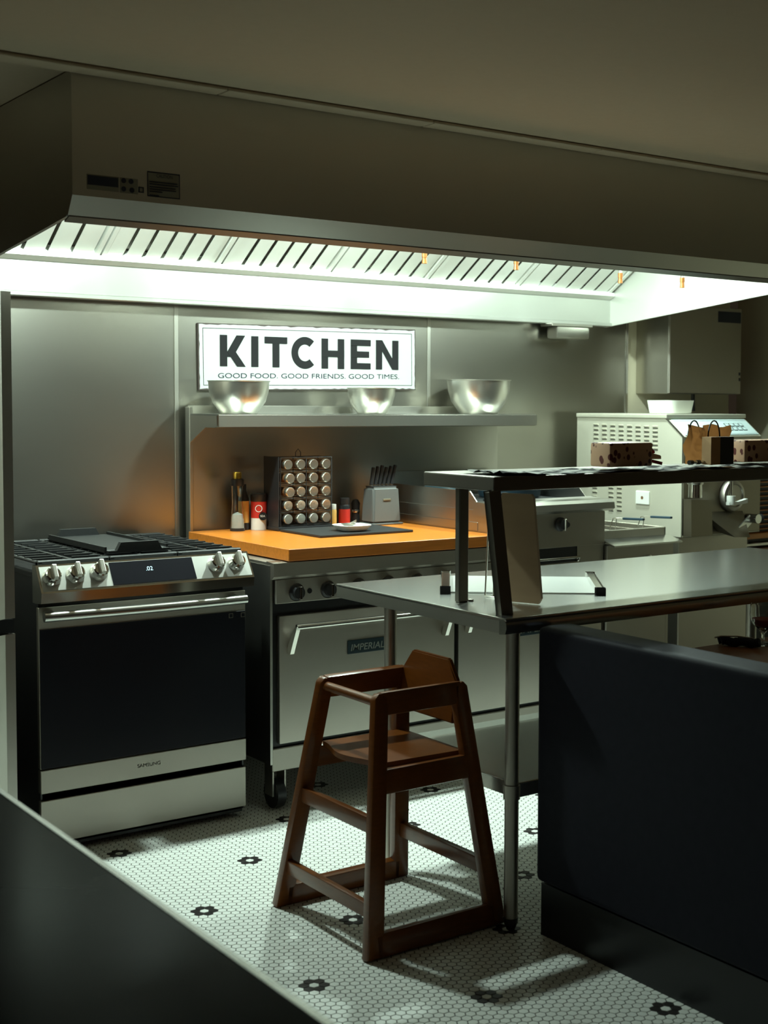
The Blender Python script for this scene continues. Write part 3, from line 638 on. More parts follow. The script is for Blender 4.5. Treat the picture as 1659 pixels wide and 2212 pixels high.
# heavy letters drawn as strokes; letter box measured in the photograph
def L(u, w): return at(u, w, 'y', ys_-.0016)
def letter(ch, u0_, v0_, u1_, v1_):
    """u0..u1 left/right pixels; v0 top at left, v1 bottom at left"""
    a, b = at(u0_, (v0_+v1_)/2, 'y', ys_).x, at(u1_, (v0_+v1_)/2, 'y', ys_).x; zt_, zb_ = at(u0_, v0_, 'y', ys_).z, at(u0_, v1_, 'y', ys_).z
    w, h = b-a, zt_-zb_; s = .034; bm = B(); Y = ys_-.0018
    cnt = [0]
    def bar(x0, y0, x1, y1, th=s, n=(1, 0, 0)): cnt[0] += 1; e_ = .0004*cnt[0]; beam(bm, (a+x0, Y-e_, zb_+y0), (a+x1, Y-e_, zb_+y1), th, .001, n)
    def poly(q, e_=0): prism(bm, [(a+px, Y-e_, zb_+py) for px, py in q], (0, .001, 0))
    Vx, Hz = (1, 0, 0), (0, 0, 1)
    if ch == 'K': bar(s/2, 0, s/2, h); poly([(s*.6, h*.30), (w-s*1.25, h), (w-s*.05, h), (s*1.8, h*.30)], .0008); poly([(s, h*.46), (s*2.2, h*.46), (w, 0), (w-s*1.2, 0)], .0012)
    if ch == 'I': bar(w/2, 0, w/2, h)
    if ch == 'T': bar(w/2, 0, w/2, h); bar(0, h-s*.42, w, h-s*.42, s*.84, Hz)
    if ch == 'H': bar(s/2, 0, s/2, h); bar(w-s/2, 0, w-s/2, h); bar(0, h/2, w, h/2, s*.84, Hz)
    if ch == 'E':
        bar(s/2, 0, s/2, h)
        for yy in (s*.4, h/2, h-s*.4): bar(0, yy, w if yy != h/2 else w*.92, yy, s*.8, Hz)
    if ch == 'N': bar(s/2, 0, s/2, h); bar(w-s/2, 0, w-s/2, h); poly([(0, h), (s*1.0, h), (w, 0), (w-s*1.0, 0)], .0012)
    if ch == 'C':
        n = 26; cx_, cy_, rx, ry = w*.54, h/2, w*.54, h*.53
        for k in range(n):
            t0 = math.radians(47+266*k/n); t1_ = math.radians(47+266*(k+1)/n)
            poly([(cx_+rx*math.cos(t0), cy_+ry*math.sin(t0)), (cx_+rx*math.cos(t1_), cy_+ry*math.sin(t1_)), (cx_+(rx-s)*math.cos(t1_), cy_+(ry-s)*math.sin(t1_)), (cx_+(rx-s)*math.cos(t0), cy_+(ry-s)*math.sin(t0))])
    obj('letter', bm, ink, sg)
for a in (('K', 474.5, 723, 530, 791), ('I', 543, 726, 557, 792.5), ('T', 571, 727, 620, 793), ('C', 629, 728.5, 683, 794.5), ('H', 694, 731, 743, 796), ('E', 757, 733, 800, 797), ('N', 811.5, 734.5, 860, 798)): letter(*a)
p = L(471, 816.5); text('motto', 'GOOD FOOD. GOOD FRIENDS. GOOD TIMES.', lab_d, sg, p, ex, ez, .030, width=(L(862, 823)-p).length)

# ================================================================= FRYER
FX0, FX1 = at(1303, 1350, 'y', YD).x, at(1446, 1340, 'y', YD).x
fy = thing('deep_fryer', 'stainless floor deep fryer between range and freezer machine', 'fryer', ((FX0+FX1)/2, .2, 0))
zf = at(1302, 1163, 'y', YD-.0).z
obj('cabinet', box(B(), FX0, FX1, YD+.01, .74, .09, zf-.02), steel_d, fy)
fdz1 = .72
fdoor = obj('cabinet_door', box(B(), FX0+.004, FX1-.035, YD-.012, YD+.01, .12, fdz1, .004, 1), steel_d, fy)
obj('door_gap', box(B(), FX1-.034, FX1-.030, YD-.004, YD+.011, .12, fdz1), black, fy)
a, b = at(1343, 1316, 'y', YD-.014), at(1407, 1311, 'y', YD-.014); z1 = at(1375, 1309, 'y', YD-.014).z
bg = obj('maker_badge', box(B(), a.x, b.x, YD-.017, YD-.012, z1-.055, z1, .002, 2), badge, fdoor)
text('badge_lettering', 'IMPERIAL', badge_t, bg, (a.x+.012, YD-.0175, z1-.043), (1, 0, 0), (.18, 0, 1), .036, width=b.x-a.x-.026, offset=.012)
obj('front_skirt', box(B(), FX0, FX1, YD-.02, YD+.01, fdz1+.01, zf-.03, .003, 1), steel_d, fy)
bm = B(); prism(bm, [(FX0-.004, YD-.07, zf-.035), (FX0-.004, YD-.07, zf-.028), (FX0-.004, YD+.03, zf-.004), (FX0-.004, YD+.03, zf-.014)], (FX1-FX0+.008, 0, 0)); obj('drip_ledge', bm, steel_t, fy)
bm = B(); zt_ = zf+.03
for (x0, x1, y0, y1) in ((FX0+.002, FX1-.01, YD+.02, YD+.035), (FX0+.002, FX1-.01, .66, .675), (FX0+.002, FX0+.014, YD+.02, .675), (FX1-.022, FX1-.01, YD+.02, .675)): box(bm, x0, x1, y0, y1, zf-.12, zt_, .003, 1)
obj('fry_pot', bm, steel, fy); obj('oil_surface', box(B(), FX0+.01, FX1-.02, YD+.03, .67, zf-.13, zf-.07), steel_d, fy)
obj('flue_riser', box(B(), FX0, FX1-.01, .675, .74, zf-.05, 1.15, .004, 1), steel, fy)
for x in (FX0+.04, FX1-.05):
    for y in (YD+.06, .66): obj('leg', cyl(B(), (x, y, 0), (x, y, .09), .02, seg=14), steel_d, fy)
obj('drain_knob', lathe(B(), [(.012, 0), (.012, .02), (0, .022)], at(1398, 1203, 'y', YD-.02), 14, (0, -1, 0)), chrome, fy, 40)
def basket(xa, u0_, v0_, u1_, v1_, label):
    h0, h1 = at(u0_, v0_, 'y', YD-.02), at(u1_, v1_, 'y', YD-.30)
    t = thing('fryer_basket', label, 'basket', (xa, .2, zf-.1))
    bm = B(); w_, y0, y1, z0, z1 = .07, YD+.06, .55, zf-.065, zf+.01
    for k in range(7):
        x = xa-w_+2*w_*k/6; tube(bm, [(x, y0, z1), (x, y0, z0), (x, y1, z0), (x, y1, z1)], .0014, 5)
    for k in range(10):
        y = y0+(y1-y0)*k/9; tube(bm, [(xa-w_, y, z1), (xa-w_, y, z0), (xa+w_, y, z0), (xa+w_, y, z1)], .0014, 5)
    tube(bm, [(xa-w_, y0, z1), (xa+w_, y0, z1), (xa+w_, y1, z1), (xa-w_, y1, z1), (xa-w_, y0, z1)], .003, 6)
    obj('wire_mesh', bm, steel_d, t)
    q = Vector((xa, y0, z1)); e = q+Vector((.02, -.18, .075)); m_ = q+Vector((0, -.02, .07))
    bm = B(); tube(bm, [q+Vector((-.02, 0, 0)), m_+Vector((-.01, 0, 0)), m_.lerp(e, .4)], .0025, 6); tube(bm, [q+Vector((.02, 0, 0)), m_+Vector((.01, 0, 0)), m_.lerp(e, .4)], .0025, 6); obj('handle_wire', bm, chrome, t)
    bm = B(); beam(bm, m_.lerp(e, .3), e, .016, .010, (1, 0, 0), .003); obj('handle_grip', bm, bluegrip, t)
basket(FX0+.10, 1300, 1108, 1362, 1097, 'left fryer basket with blue handle')
basket(FX0+.27, 1350, 1110, 1428, 1092, 'right fryer basket with longer blue handle over the pot rim')

# ================================================================= BATCH FREEZER MACHINE
MX0, MX1, MY0, MY1 = 3.0, 3.535, .0, .725
mzt, mzb, mzk = 1.462, at(1472, 1161, 'y', 0).z, at(1477, 944, 'y', 0).z
bf = thing('batch_freezer', 'cream and steel batch freezer machine with louvred side and slanted console', 'freezer machine', (3.27, .3, 0))
YT = .11
prof = [(MY0, mzb), (MY0, mzk), (YT, mzt-.02), (YT, mzt-.018), (MY1, mzt-.018), (MY1, mzb)]
obj('housing', prism(B(), [(MX0, y, z) for y, z in prof], (MX1-MX0, 0, 0)), cream, bf)
obj('top_cover', box(B(), MX0-.008, MX1+.004, YT-.01, MY1, mzt-.02, mzt, .004, 2), cream, bf)
bm = B(); box(bm, MX0-.003, MX0+.004, MY0-.004, MY0+.003, mzb, mzk); prism(bm, [(MX0-.003, MY0-.004, mzk), (MX0-.003, MY0+.004, mzk), (MX0-.003, YT+.004, mzt-.02), (MX0-.003, YT-.004, mzt-.02)], (.007, 0, 0)); obj('corner_trim', bm, steel_t, bf)
fdv = Vector((0, YT-MY0, mzt-.02-mzk)); cn = Vector((0, -fdv.z, fdv.y)).normalized()
def con(x, s, h=0): return Vector((x, MY0, mzk))+fdv*s+cn*h
cs_ = obj('console', prism(B(), [con(MX0+.02, .06), con(MX1-.012, .06), con(MX1-.012, .90), con(MX0+.02, .90)], cn*.004), console, bf)
bm = B()
for s in (.10, .82): prism(bm, [con(MX0+.025, s, .004), con(MX1-.016, s, .004), con(MX1-.016, s+.012, .004), con(MX0+.025, s+.012, .004)], cn*.0006)
obj('console_line', bm, badge, cs_)
for r in range(2):
    for c in range(4):
        x = MX0+.345+.033*c; s = .28+.22*r
        b_ = obj('console_button', prism(B(), [con(x, s, .004), con(x+.026, s, .004), con(x+.026, s+.17, .004), con(x, s+.17, .004)], cn*.002), badge, cs_)
        obj('button_face', prism(B(), [con(x+.003, s+.02, .006), con(x+.023, s+.02, .006), con(x+.023, s+.15, .006), con(x+.003, s+.15, .006)], cn*.0006), console, b_)
obj('front_plate', box(B(), MX0+.005, MX1-.005, MY0-.006, MY0, mzb+.005, mzk-.035, .002, 1), steel_f, bf)
# louvres in the side
lv = bpy.data.meshes.new('louvre'); bm = B(); prism(bm, [(0, -.0165, -.004), (-.006, -.0155, .003), (0, -.0165, .005)], (0, .033, 0)); bm.to_mesh(lv); bm.free(); lv.materials.append(cream)
lvs = bpy.data.meshes.new('louvre_slot'); bm = B(); box(bm, -.0008, .001, -.0165, .0165, -.0075, -.0035); bm.to_mesh(lvs); bm.free(); lvs.materials.append(black)
LO = []
for r in range(6):
    for c in range(8): LO.append((1288+17.9*c+.2*c*c*.25, 917.5+9.4*r+.7*c))
for r in range(7):
    for c in range(3): LO.append((1285+(0, 35, 53)[c], 1043+9.6*r+.5*c))
for (u, v) in LO:
    q = at(u, v, 'x', MX0)
    if q.y > MY1-.02 or q.y < .03 or q.z < mzb+.03: continue
    o = bpy.data.objects.new('louvre', lv); COL.objects.link(o); o.parent = bf; o.location = q-ORG[bf.name]; ORG[o.name] = q
    o2 = bpy.data.objects.new('louvre_slot', lvs); COL.objects.link(o2); o2.parent = o
q = at(1389.5, 1075, 'x', MX0)
sk = obj('socket_plate', box(B(), MX0-.008, MX0, q.y-.045, q.y+.045, q.z-.032, q.z+.032, .004, 2), whitep, bf)
obj('socket_hole', cyl(B(), (MX0-.0088, q.y, q.z), (MX0-.007, q.y, q.z), .008, seg=14), spicebrown, sk)
# front fittings
def F(u, v, y=-.01): return at(u, v, 'y', y)
q = F(1578, 1070); obj('freezer_door', lathe(B(), [(.075, 0), (.078, .01), (.070, .03), (.055, .036), (.05, .03), (0, .03)], (q.x, MY0-.006, q.z), 36, (0, -1, 0)), steel_d, bf, 40)
q0, q1 = F(1505, 1075, -.08), F(1505, 1020, -.08)
ch = obj('hopper_tube', cyl(B(), (q0.x, -.07, q0.z), (q0.x, -.07, q1.z), .032, .030, 24), chrome, bf, 40)
obj('hopper_ring', lathe(B(), [(.036, 0), (.038, .006), (.036, .012), (.03, .012)], (q0.x, -.07, F(1505, 1046, -.07).z), 24), steel_t, ch, 40)
obj('feed_cover', prism(B(), [F(1476, 1078, -.012), F(1520, 1078, -.012), F(1522, 1155, -.012), F(1476, 1158, -.012)], (0, -.05, 0)), steel_f, bf)
p0, p1, p2, p3 = F(1517, 1107, -.012), F(1604, 1103, -.012), F(1586, 1150, -.012), F(1553, 1150, -.012)
bm = B(); dlt = Vector((0, -.13, -.02)); V_ = [bm.verts.new(w_) for w_ in (p0, p1, p2, p3)]; V2 = [bm.verts.new(w_+dlt*.75) for w_ in (p2, p3)]
bm.faces.new((V_[0], V_[1], V2[0], V2[1])); bm.faces.new((V_[1], V_[2], V2[0])); bm.faces.new((V_[0], V2[1], V_[3])); bm.faces.new((V_[3], V2[1], V2[0], V_[2]))
obj('dispensing_chute', bm, steel_f, bf)
q = F(1592, 1085, -.1); h = obj('door_lever', cyl(B(), (q.x-.03, -.09, q.z-.01), (q.x-.03, -.09, q.z+.03), .020, seg=20), whitep, bf, 40)
bm = B(); prism(bm, [(q.x-.05, -.10, q.z-.012), (q.x+.02, -.10, q.z-.012), (q.x+.075, -.10, q.z-.006), (q.x+.075, -.10, q.z+.014), (q.x+.02, -.10, q.z+.002), (q.x-.05, -.10, q.z+.002)], (0, .022, 0)); obj('lever_arm', bm, whitep, h)
obj('lever_rod', cyl(B(), (q.x-.03, -.09, q.z+.03), (q.x-.03, -.09, mzk-.06), .007, seg=12), chrome, h, 40)
q = F(1628, 1120, -.06); kn = obj('side_latch', cyl(B(), (q.x, -.02, q.z), (q.x, -.09, q.z), .022, seg=20), chrome, bf, 40)
bm = B(); beam(bm, (q.x-.01, -.05, q.z), (q.x-.11, -.07, q.z-.055), .045, .006, (0, 0, 1)); obj('latch_wing', bm, steel_t, kn)
obj('latch_knob', lathe(B(), [(.012, 0), (.020, .01), (.020, .022), (.010, .03), (0, .03)], (q.x+.03, -.06, q.z), 20, (1, 0, 0)), darkplastic, kn, 40)
obj('pedestal', box(B(), MX0+.004, MX1-.06, MY0+.02, MY1, .08, mzb-.002, .004, 1), steel_d, bf)
obj('pedestal_side', box(B(), MX0, MX0+.004, MY0+.02, MY1, .08, mzb-.002), steel, bf)
for x in (MX0+.06, MX1-.12):
    for y in (.08, .5): obj('leg', cyl(B(), (x, y, 0), (x, y, .08), .022, seg=14), steel_d, bf)
# white tub on top
a, b = at(1431, 880, 'y', .22), at(1491, 880, 'y', .22); x = (a.x+b.x)/2; w_ = (b.x-a.x)/2
bm = B(); N = 28; y = .26
def rr(r1_, r2, z):
    e = 5; out = []
    for k in range(N):
        t_ = 2*math.pi*k/N; c_, s_ = math.cos(t_), math.sin(t_); f = (abs(c_)**e+abs(s_)**e)**(-1/e); out.append(bm.verts.new((x+r1_*f*c_, y+r2*f*s_, mzt+.0006+z)))
    return out
htub = (893-857)*5.2/FPX
R = [rr(w_*.84, .075, 0), rr(w_*.9, .08, .004), rr(w_, .09, htub), rr(w_*.96, .086, htub), rr(w_*.86, .076, .006)]
for a_ in range(len(R)-1):
    for k in range(N): bm.faces.new((R[a_][k], R[a_][(k+1) % N], R[a_+1][(k+1) % N], R[a_+1][k]))
bm.faces.new(R[0][::-1]); bm.faces.new(R[-1]); o = obj('plastic_tub', bm, whitep, None, 40); tag(o, 'white plastic tub on top of the freezer machine', 'tub')

# wall cabinet
yc = .58; ca, cb = at(1445, 850, 'y', yc), at(1600, 852, 'y', yc)
wc = thing('wall_cabinet', 'stainless steel control box mounted high on the painted wall', 'wall cabinet', ((ca.x+cb.x)/2, .55, ca.z))
ztc = 2.02
obj('box_body', box(B(), ca.x, cb.x, yc+.008, YW+.003, ca.z, ztc, .003, 1), steel, wc)
dd = obj('door', box(B(), ca.x+.002, cb.x-.002, yc, yc+.008, ca.z+.002, ztc-.002, .002, 1), steel_d, wc)
p0 = at(1552, 672, 'y', yc-.001); p1 = at(1604, 699, 'y', yc-.001)
obj('label_plate', box(B(), p0.x, min(p1.x, cb.x-.01), yc-.0015, yc, p1.z, p0.z), lab_d, dd)
for v in (808, 820): q = at(1597, v, 'y', yc); obj('hinge_pin', box(B(), q.x-.004, q.x+.004, yc-.004, yc, q.z-.008, q.z+.008), black, dd)
q = at(1497, 852, 'y', .68); bm = B(); tube(bm, [(q.x, .68, ca.z), (q.x, .68, ca.z-.05), (q.x+.005, .68, ca.z-.09)], .010); obj('cable_gland', bm, darkplastic, wc, 50)

# slatted wine shelf far right
sa = at(1622, 1150, 'y', .25); 
rk2 = thing('slatted_rack', 'dark rack with thin orange wooden slats beside the freezer machine', 'rack', (sa.x+.2, .4, 0))
RX = sa.x-.03; zsh = at(1625, 1158, 'y', .25).z
obj('carcass', box(B(), RX+.01, XR-.01, .30, .78, .02, 1.22), black, rk2)
for k in range(13):
    z = zsh+.03+k*.024
    obj('slat', box(B(), RX, XR-.01, .25, .296, z, z+.004), orangew, rk2)
obj('shelf_board', box(B(), RX-.03, XR-.005, .22, .30, zsh-.012, zsh+.014, .002, 1), orangew, rk2)
obj('shelf_rail', box(B(), RX-.03, XR-.005, .23, .30, zsh-.05, zsh-.035, .002, 1), steel, rk2)
obj('lower_board', box(B(), RX-.03, XR-.005, .22, .30, zsh-.10, zsh-.062, .002, 1), tablewood, rk2)
for x in (RX-.01, XR-.03): obj('post', box(B(), x-.01, x+.01, .24, .29, 0, zsh-.012), black, rk2)

# ---- pans on the raised griddle
zgr = GZ1-.0095
def gpos(u, v, y): p = at(u, v, 'y', y); return p
p = at(945, 1062, 'y', .5); x = max(p.x, GX0+.12)
t = thing('pan_lid', 'low domed black lid lying at the left of the griddle', 'lid', (x, .5, zgr))
obj('dome', lathe(B(), [(.11, 0), (.112, .006), (.10, .03), (.07, .055), (.03, .066), (0, .067)], (x, .5, zgr), 36), badge, t, 60)
x = at(1100, 1060, 'y', .40).x
t = thing('pot', 'dark blue enamel pot with steel handle on the griddle', 'pot', (x, .40, zgr))
obj('pot_body', lathe(B(), [(0, 0), (.13, 0), (.14, .012), (.145, .085), (.148, .087), (.148, .09), (.141, .09), (.135, .014), (0, .006)], (x, .40, zgr), 40), bluegrip, t, 40)
bm = B(); tube(bm, [(x+.145, .38, zgr+.07), (x+.185, .375, zgr+.085), (x+.20, .37, zgr+.065), (x+.175, .37, zgr+.03), (x+.146, .38, zgr+.025)], .006); obj('pot_handle', bm, chrome, t, 60)
t = thing('grill_press', 'flat black cast iron press beside the pot on the griddle', 'grill press', (x-.235, .165, zgr))
obj('press_plate', box(B(), x-.30, x-.17, .12, .21, zgr+.0005, zgr+.016, .004), iron, t); obj('press_grip', box(B(), x-.27, x-.20, .155, .175, zgr+.016, zgr+.04, .004), darkplastic, t)

# ================================================================= PREP TABLE
TZ = .905; TX0, TX1, TY0, TY1 = .822, 2.87, -1.415, -.515
pt_ = thing('prep_table', 'long stainless steel prep table with overshelf and lower shelf', 'prep table', (1.85, -1, 0))
tp = obj('table_top', box(B(), TX0, TX1, TY0, TY1, TZ-.008, TZ, .003, 2), steel_t, pt_)
bm = B(); box(bm, TX0+.001, TX0+.007, TY0+.004, TY1-.004, TZ-.045, TZ-.008); box(bm, TX1-.007, TX1-.001, TY0+.004, TY1-.004, TZ-.045, TZ-.008); box(bm, TX0+.002, TX1-.002, TY1-.008, TY1-.002, TZ-.045, TZ-.008)
obj('edge_apron', bm, steel, tp)
obj('rolled_front_edge', prism(B(), [(TX0, TY0+.012, TZ-.004), (TX0, TY0, TZ-.012), (TX0, TY0-.003, TZ-.028), (TX0, TY0+.004, TZ-.045), (TX0, TY0+.03, TZ-.048), (TX0, TY0+.03, TZ-.008)], (TX1-TX0, 0, 0)), steel_t, tp, 40)
lx0, lx1, ly0, ly1 = .872, 2.60, -1.385, -.765; ZU = .425
for x in (lx0, lx1):
    for y in (ly0, ly1):
        lg = obj('leg', cyl(B(), (x, y, .03), (x, y, TZ-.012), .0205, seg=24), steel_d, pt_, 40)
        obj('foot', lathe(B(), [(0, 0), (.012, 0), (.020, .02), (.022, .035), (0, .035)], (x, y, 0), 20), darkplastic, lg, 40)
        obj('shelf_collar', cyl(B(), (x, y, ZU-.045), (x, y, ZU-.004), .0245, seg=24), steel_d, lg, 40)
        obj('socket', lathe(B(), [(.026, 0), (.030, .03), (.03, .035), (.0, .035)], (x, y, TZ-.047), 20), steel_d, lg, 40)
us = obj('lower_shelf', box(B(), lx0+.002, lx1+.06, ly0-.01, ly1-.035, ZU-.006, ZU, .002, 1), steel_t, pt_)
bm = B(); box(bm, lx0+.002, lx0+.008, ly0-.01, ly1-.035, ZU-.042, ZU-.004); box(bm, lx0+.002, lx1+.06, ly0-.012, ly0-.006, ZU-.042, ZU-.004)
obj('shelf_skirt', bm, steel, us)
bm = B(); prism(bm, [(lx0+.002, ly1-.035, ZU-.03), (lx0+.002, ly1-.02, ZU+.004), (lx0+.002, ly1-.028, ZU+.012), (lx0+.002, ly1-.05, ZU)], (lx1+.058-lx0, 0, 0)); obj('shelf_rear_roll', bm, steel_t, us)
# overshelf
OZ0, OZ1 = 1.256, 1.298; OY0, OY1 = -1.335, -.99; OX0 = .84
ov = obj('overshelf', box(B(), OX0, 2.80, OY0, OY1, OZ0, OZ1, .004, 2), steel_k, pt_)
pb = at(997, 1300, 'z', TZ)
bm = B(); box(bm, pb.x-.018, pb.x+.018, pb.y-.012, pb.y+.012, TZ, OZ0, .003, 1); ps = obj('overshelf_post', bm, steel_k, pt_)
obj('post_bolt', lathe(B(), [(.009, 0), (.009, .006), (0, .008)], (pb.x+.03, pb.y-.006, TZ), 12), steel_k, ps)
nb_ = at(1090, 1326, 'z', TZ); tpv = at(1063, 1052, 'y', nb_.y+.015); tpv.z = OZ0
bm = B(); beam(bm, nb_, tpv, .036, .026, (1, 0, 0), .003); obj('overshelf_post', bm, steel_k, pt_)
for y in (nb_.y, pb.y): obj('overshelf_post', box(B(), 2.70, 2.736, y-.012, y+.012, TZ, OZ0, .003, 1), steel_k, pt_)
# ---- on the table: acrylic board with chrome end bars
e = [at(u, v, 'z', TZ) for u, v in ((963, 1246), (962, 1281), (1274, 1249), (1296, 1284))]
zt_ = TZ+.0006
ab = thing('pastry_board', 'thin pale board with chrome end rails lying on the prep table', 'board', ((e[0].x+e[3].x)/2, (e[0].y+e[3].y)/2, zt_))
obj('board_sheet', prism(B(), [Vector((q.x, q.y, zt_)) for q in (e[0], e[1], e[3], e[2])], (0, 0, .004)), acryl, ab)
for (a_, b_) in ((e[0], e[1]), (e[2], e[3])):
    r_ = obj('end_rail', beam(B(), (a_.x, a_.y, zt_+.010), (b_.x, b_.y, zt_+.010), .026, .016, (1, -.7, 0), .004), chrome, ab)
    d_ = (b_-a_).normalized(); obj('rail_cap', beam(B(), Vector((b_.x, b_.y, zt_+.010)), Vector((b_.x, b_.y, zt_+.010))+d_*.02, .028, .018, (1, -.7, 0), .003), darkplastic, r_)
# easel with brown board
eb = at(1100, 1299, 'z', TZ)
c1, c2 = at(1092, 1306, 'z', TZ), at(1176, 1302, 'z', TZ)
ez_ = thing('easel_stand', 'thin wire easel stand holding the brown board on the prep table', 'easel', (c1.x, c1.y+.06, TZ))
bk = Vector((.02, .10, 0)); wr = .0028
wl = at(1048, 1289, 'z', TZ); wt = at(1057, 1095, 'y', wl.y+.01)
bm = B(); tube(bm, [wl+Vector((0, 0, wr)), wt, wt+Vector((.012, -.006, .008)), wt+Vector((.016, -.008, -.02)), at(1090, 1290, 'y', wl.y)], wr)
obj('wire_back', bm, chrome, ez_, 60)
w2, w3 = at(1090, 1298, 'z', TZ), at(1138, 1297, 'z', TZ)
bm = B(); tube(bm, [wl+Vector((0, 0, wr)), Vector((w2.x, w2.y, TZ+wr)), Vector((w3.x, w3.y, TZ+wr)), Vector((w3.x+.03, w3.y+.02, TZ+wr+.012))], wr); obj('wire_foot', bm, chrome, ez_, 60)
bl, br, tl, tr = c1, c2, None, None
ydep = c2.y
dv = Vector((.36, -.933, 0)); bl = at(1099, 1299, 'z', TZ+.004); br = bl+dv*.112       # stands end-on, facing the stove side
tl = bl+Vector((.012, .005, .326))-dv*.038; tr = br+Vector((.012, .005, .326))-dv*.038
n_ = Vector((.933, .36, 0))
bm = B(); q = [bl, br.lerp(bl, .10), br+(tr-br)*.05, tr+(br-tr)*.03, tr.lerp(tl, .06), tl.lerp(tr, .05), tl+(bl-tl)*.03]
prism(bm, q, n_*.012); o = obj('brown_menu_board', bm, boardb); tag(o, 'tall brown board leaning in the wire easel on the prep table', 'board')
bm = B(); wa, wb_ = at(1064, 1298, 'y', wl.y-.03), at(1084, 1300, 'y', wl.y-.03); wc_, wd_ = at(1068, 1182, 'y', wl.y), at(1074, 1182, 'y', wl.y)
wa.z = wb_.z = TZ+.002; prism(bm, [wa, wb_, wd_, wc_], (.004, .006, 0)); o = obj('white_card', bm, whitep); tag(o, 'narrow white card standing behind the overshelf post', 'card')

# ---- on the overshelf
zo = OZ1+.0005
# checked runner: a rippled cloth strip of black and white squares
bm = B(); nx, ny = 150, 14; X0, X1_, Y0, Y1_ = .875, 2.76, OY0+.006, OY0+.20; VV = []
for i in range(nx+1):
    row = []
    for j in range(ny+1):
        x = X0+(X1_-X0)*i/nx; y = Y0+(Y1_-Y0)*j/ny+.006*math.sin(i*.5)
        h = .004+.004*max(0, math.sin(i*.21+1.3*math.sin(j*.5)))*(.3+.7*((j-ny/2)/ny*2)**2) + .001*math.sin(i*1.1+j)
        if i < 10: h += .008*(1-i/10)*(1+.5*math.sin(j*1.7))
        row.append(bm.verts.new((x, y, zo+max(h, .0005))))
    VV.append(row)
for i in range(nx):
    for j in range(ny):
        f = bm.faces.new((VV[i][j], VV[i+1][j], VV[i+1][j+1], VV[i][j+1])); f.material_index = ((i//5)+(j//3)) % 2
rc = obj('checked_runner', bm, ink, None, 60); rc.data.materials.append(mat('runner_white', (.36, .365, .34), .85, 0, .08, 60)); rc.location.z = zo; tag(rc, 'rumpled black and white checked cloth runner along the overshelf', 'runner')
zr_ = zo+.0125
def package(u0_, u1_, vt, vb, y, dep, label, frill):
    a, b = at(u0_, vb, 'y', y), at(u1_, vb, 'y', y); z1 = at((u0_+u1_)/2, vt, 'y', y).z; z0 = zr_
    t = thing('wrapped_package', label, 'package', ((a.x+b.x)/2, y+dep/2, z0))
    bm = box(B(), a.x, b.x, y, y+dep, z0, z1, .008, 2); obj('wrapping', bm, floral, t, 40)
    if frill:
        for k in range(7):
            z = z0+(z1-z0)*(.25+.09*k); bm = B(); e0 = Vector((b.x-.003, y+.02+.01*(k % 3), z)); e1 = e0+Vector((.045+.012*(k % 2), -.02+.012*k*.6, .012*((k % 3)-1)))
            beam(bm, e0, e1, .010, .0012, (0, 0, 1)); obj('frayed_strip', bm, kraft if k % 2 else deepred, t)
# floral paper: kraft ground with scattered dark red petals (print)
floral = bpy.data.materials.new('floral_paper'); floral.use_nodes = True; nt = floral.node_tree; b_ = nt.nodes['Principled BSDF']
g_ = nt.nodes.new('ShaderNodeNewGeometry'); vo = nt.nodes.new('ShaderNodeTexVoronoi'); vo.inputs['Scale'].default_value = 42; vo.inputs['Randomness'].default_value = .9
mp = nt.nodes.new('ShaderNodeMapping'); mp.inputs['Scale'].default_value = (1, 1, .8); nt.links.new(g_.outputs['Position'], mp.inputs[0]); nt.links.new(mp.outputs[0], vo.inputs['Vector'])
rp = nt.nodes.new('ShaderNodeValToRGB'); rp.color_ramp.elements[0].position = .33; rp.color_ramp.elements[0].color = (.11, .016, .012, 1); rp.color_ramp.elements[1].position = .38; rp.color_ramp.elements[1].color = (.62, .38, .24, 1)
nt.links.new(vo.outputs['Distance'], rp.inputs[0]); nt.links.new(rp.outputs[0], b_.inputs['Base Color']); b_.inputs['Roughness'].default_value = .4
package(1317, 1410, 956, 1006, OY0+.05, .09, 'paper parcel printed with dark red petals and frayed end on the overshelf', True)
package(1608, 1720, 950, 1002, OY0+.09, .10, 'petal-printed parcel at the right edge of the overshelf', False)
a, b = at(1480, 990, 'y', OY0+.10), at(1572, 990, 'y', OY0+.10); z1 = at(1500, 920, 'y', OY0+.10).z
t = thing('paper_bag', 'crumpled brown paper bag with black cord handles on the overshelf', 'paper bag', ((a.x+b.x)/2, OY0+.14, zr_))
bm = B(); n = 10; y = OY0+.10; G = []
for i in range(n+1):
    for j in range(7):
        s, w_ = i/n, j/6; G.append(bm.verts.new((a.x+(b.x-a.x)*s+.006*math.sin(j*1.7), y+.012*math.sin(i*1.9+j*.8)*(.3+w_), zr_+(z1-zr_)*w_*(1+.05*math.sin(i*1.3)))))
for i in range(n):
    for j in range(6): k = i*7+j; bm.faces.new((G[k], G[k+7], G[k+8], G[k+1]))
r_ = bmesh.ops.solidify(bm, geom=bm.faces[:], thickness=.055); obj('bag_body', bm, kraft, t, 70)
for (u, y2) in ((1497, .11), (1540, .09)):
    c_ = at(u, 925, 'y', OY0+y2); bm = B(); tube(bm, [c_+Vector((.028*math.cos(math.pi*k/12)*1.0, -.005, -.03+.055*math.sin(math.pi*k/12))) for k in range(13)], .0026, 6); obj('cord_handle', bm, darkplastic, t, 60)
a, m_, b = at(1533, 1000, 'y', OY0+.02), at(1557, 1000, 'y', OY0+.012), at(1582, 1000, 'y', OY0+.02); z1 = at(1545, 944, 'y', OY0+.02).z
t = thing('carton', 'upright narrow carton with tan front and black side before the paper bag', 'carton', (m_.x, OY0+.03, zr_))
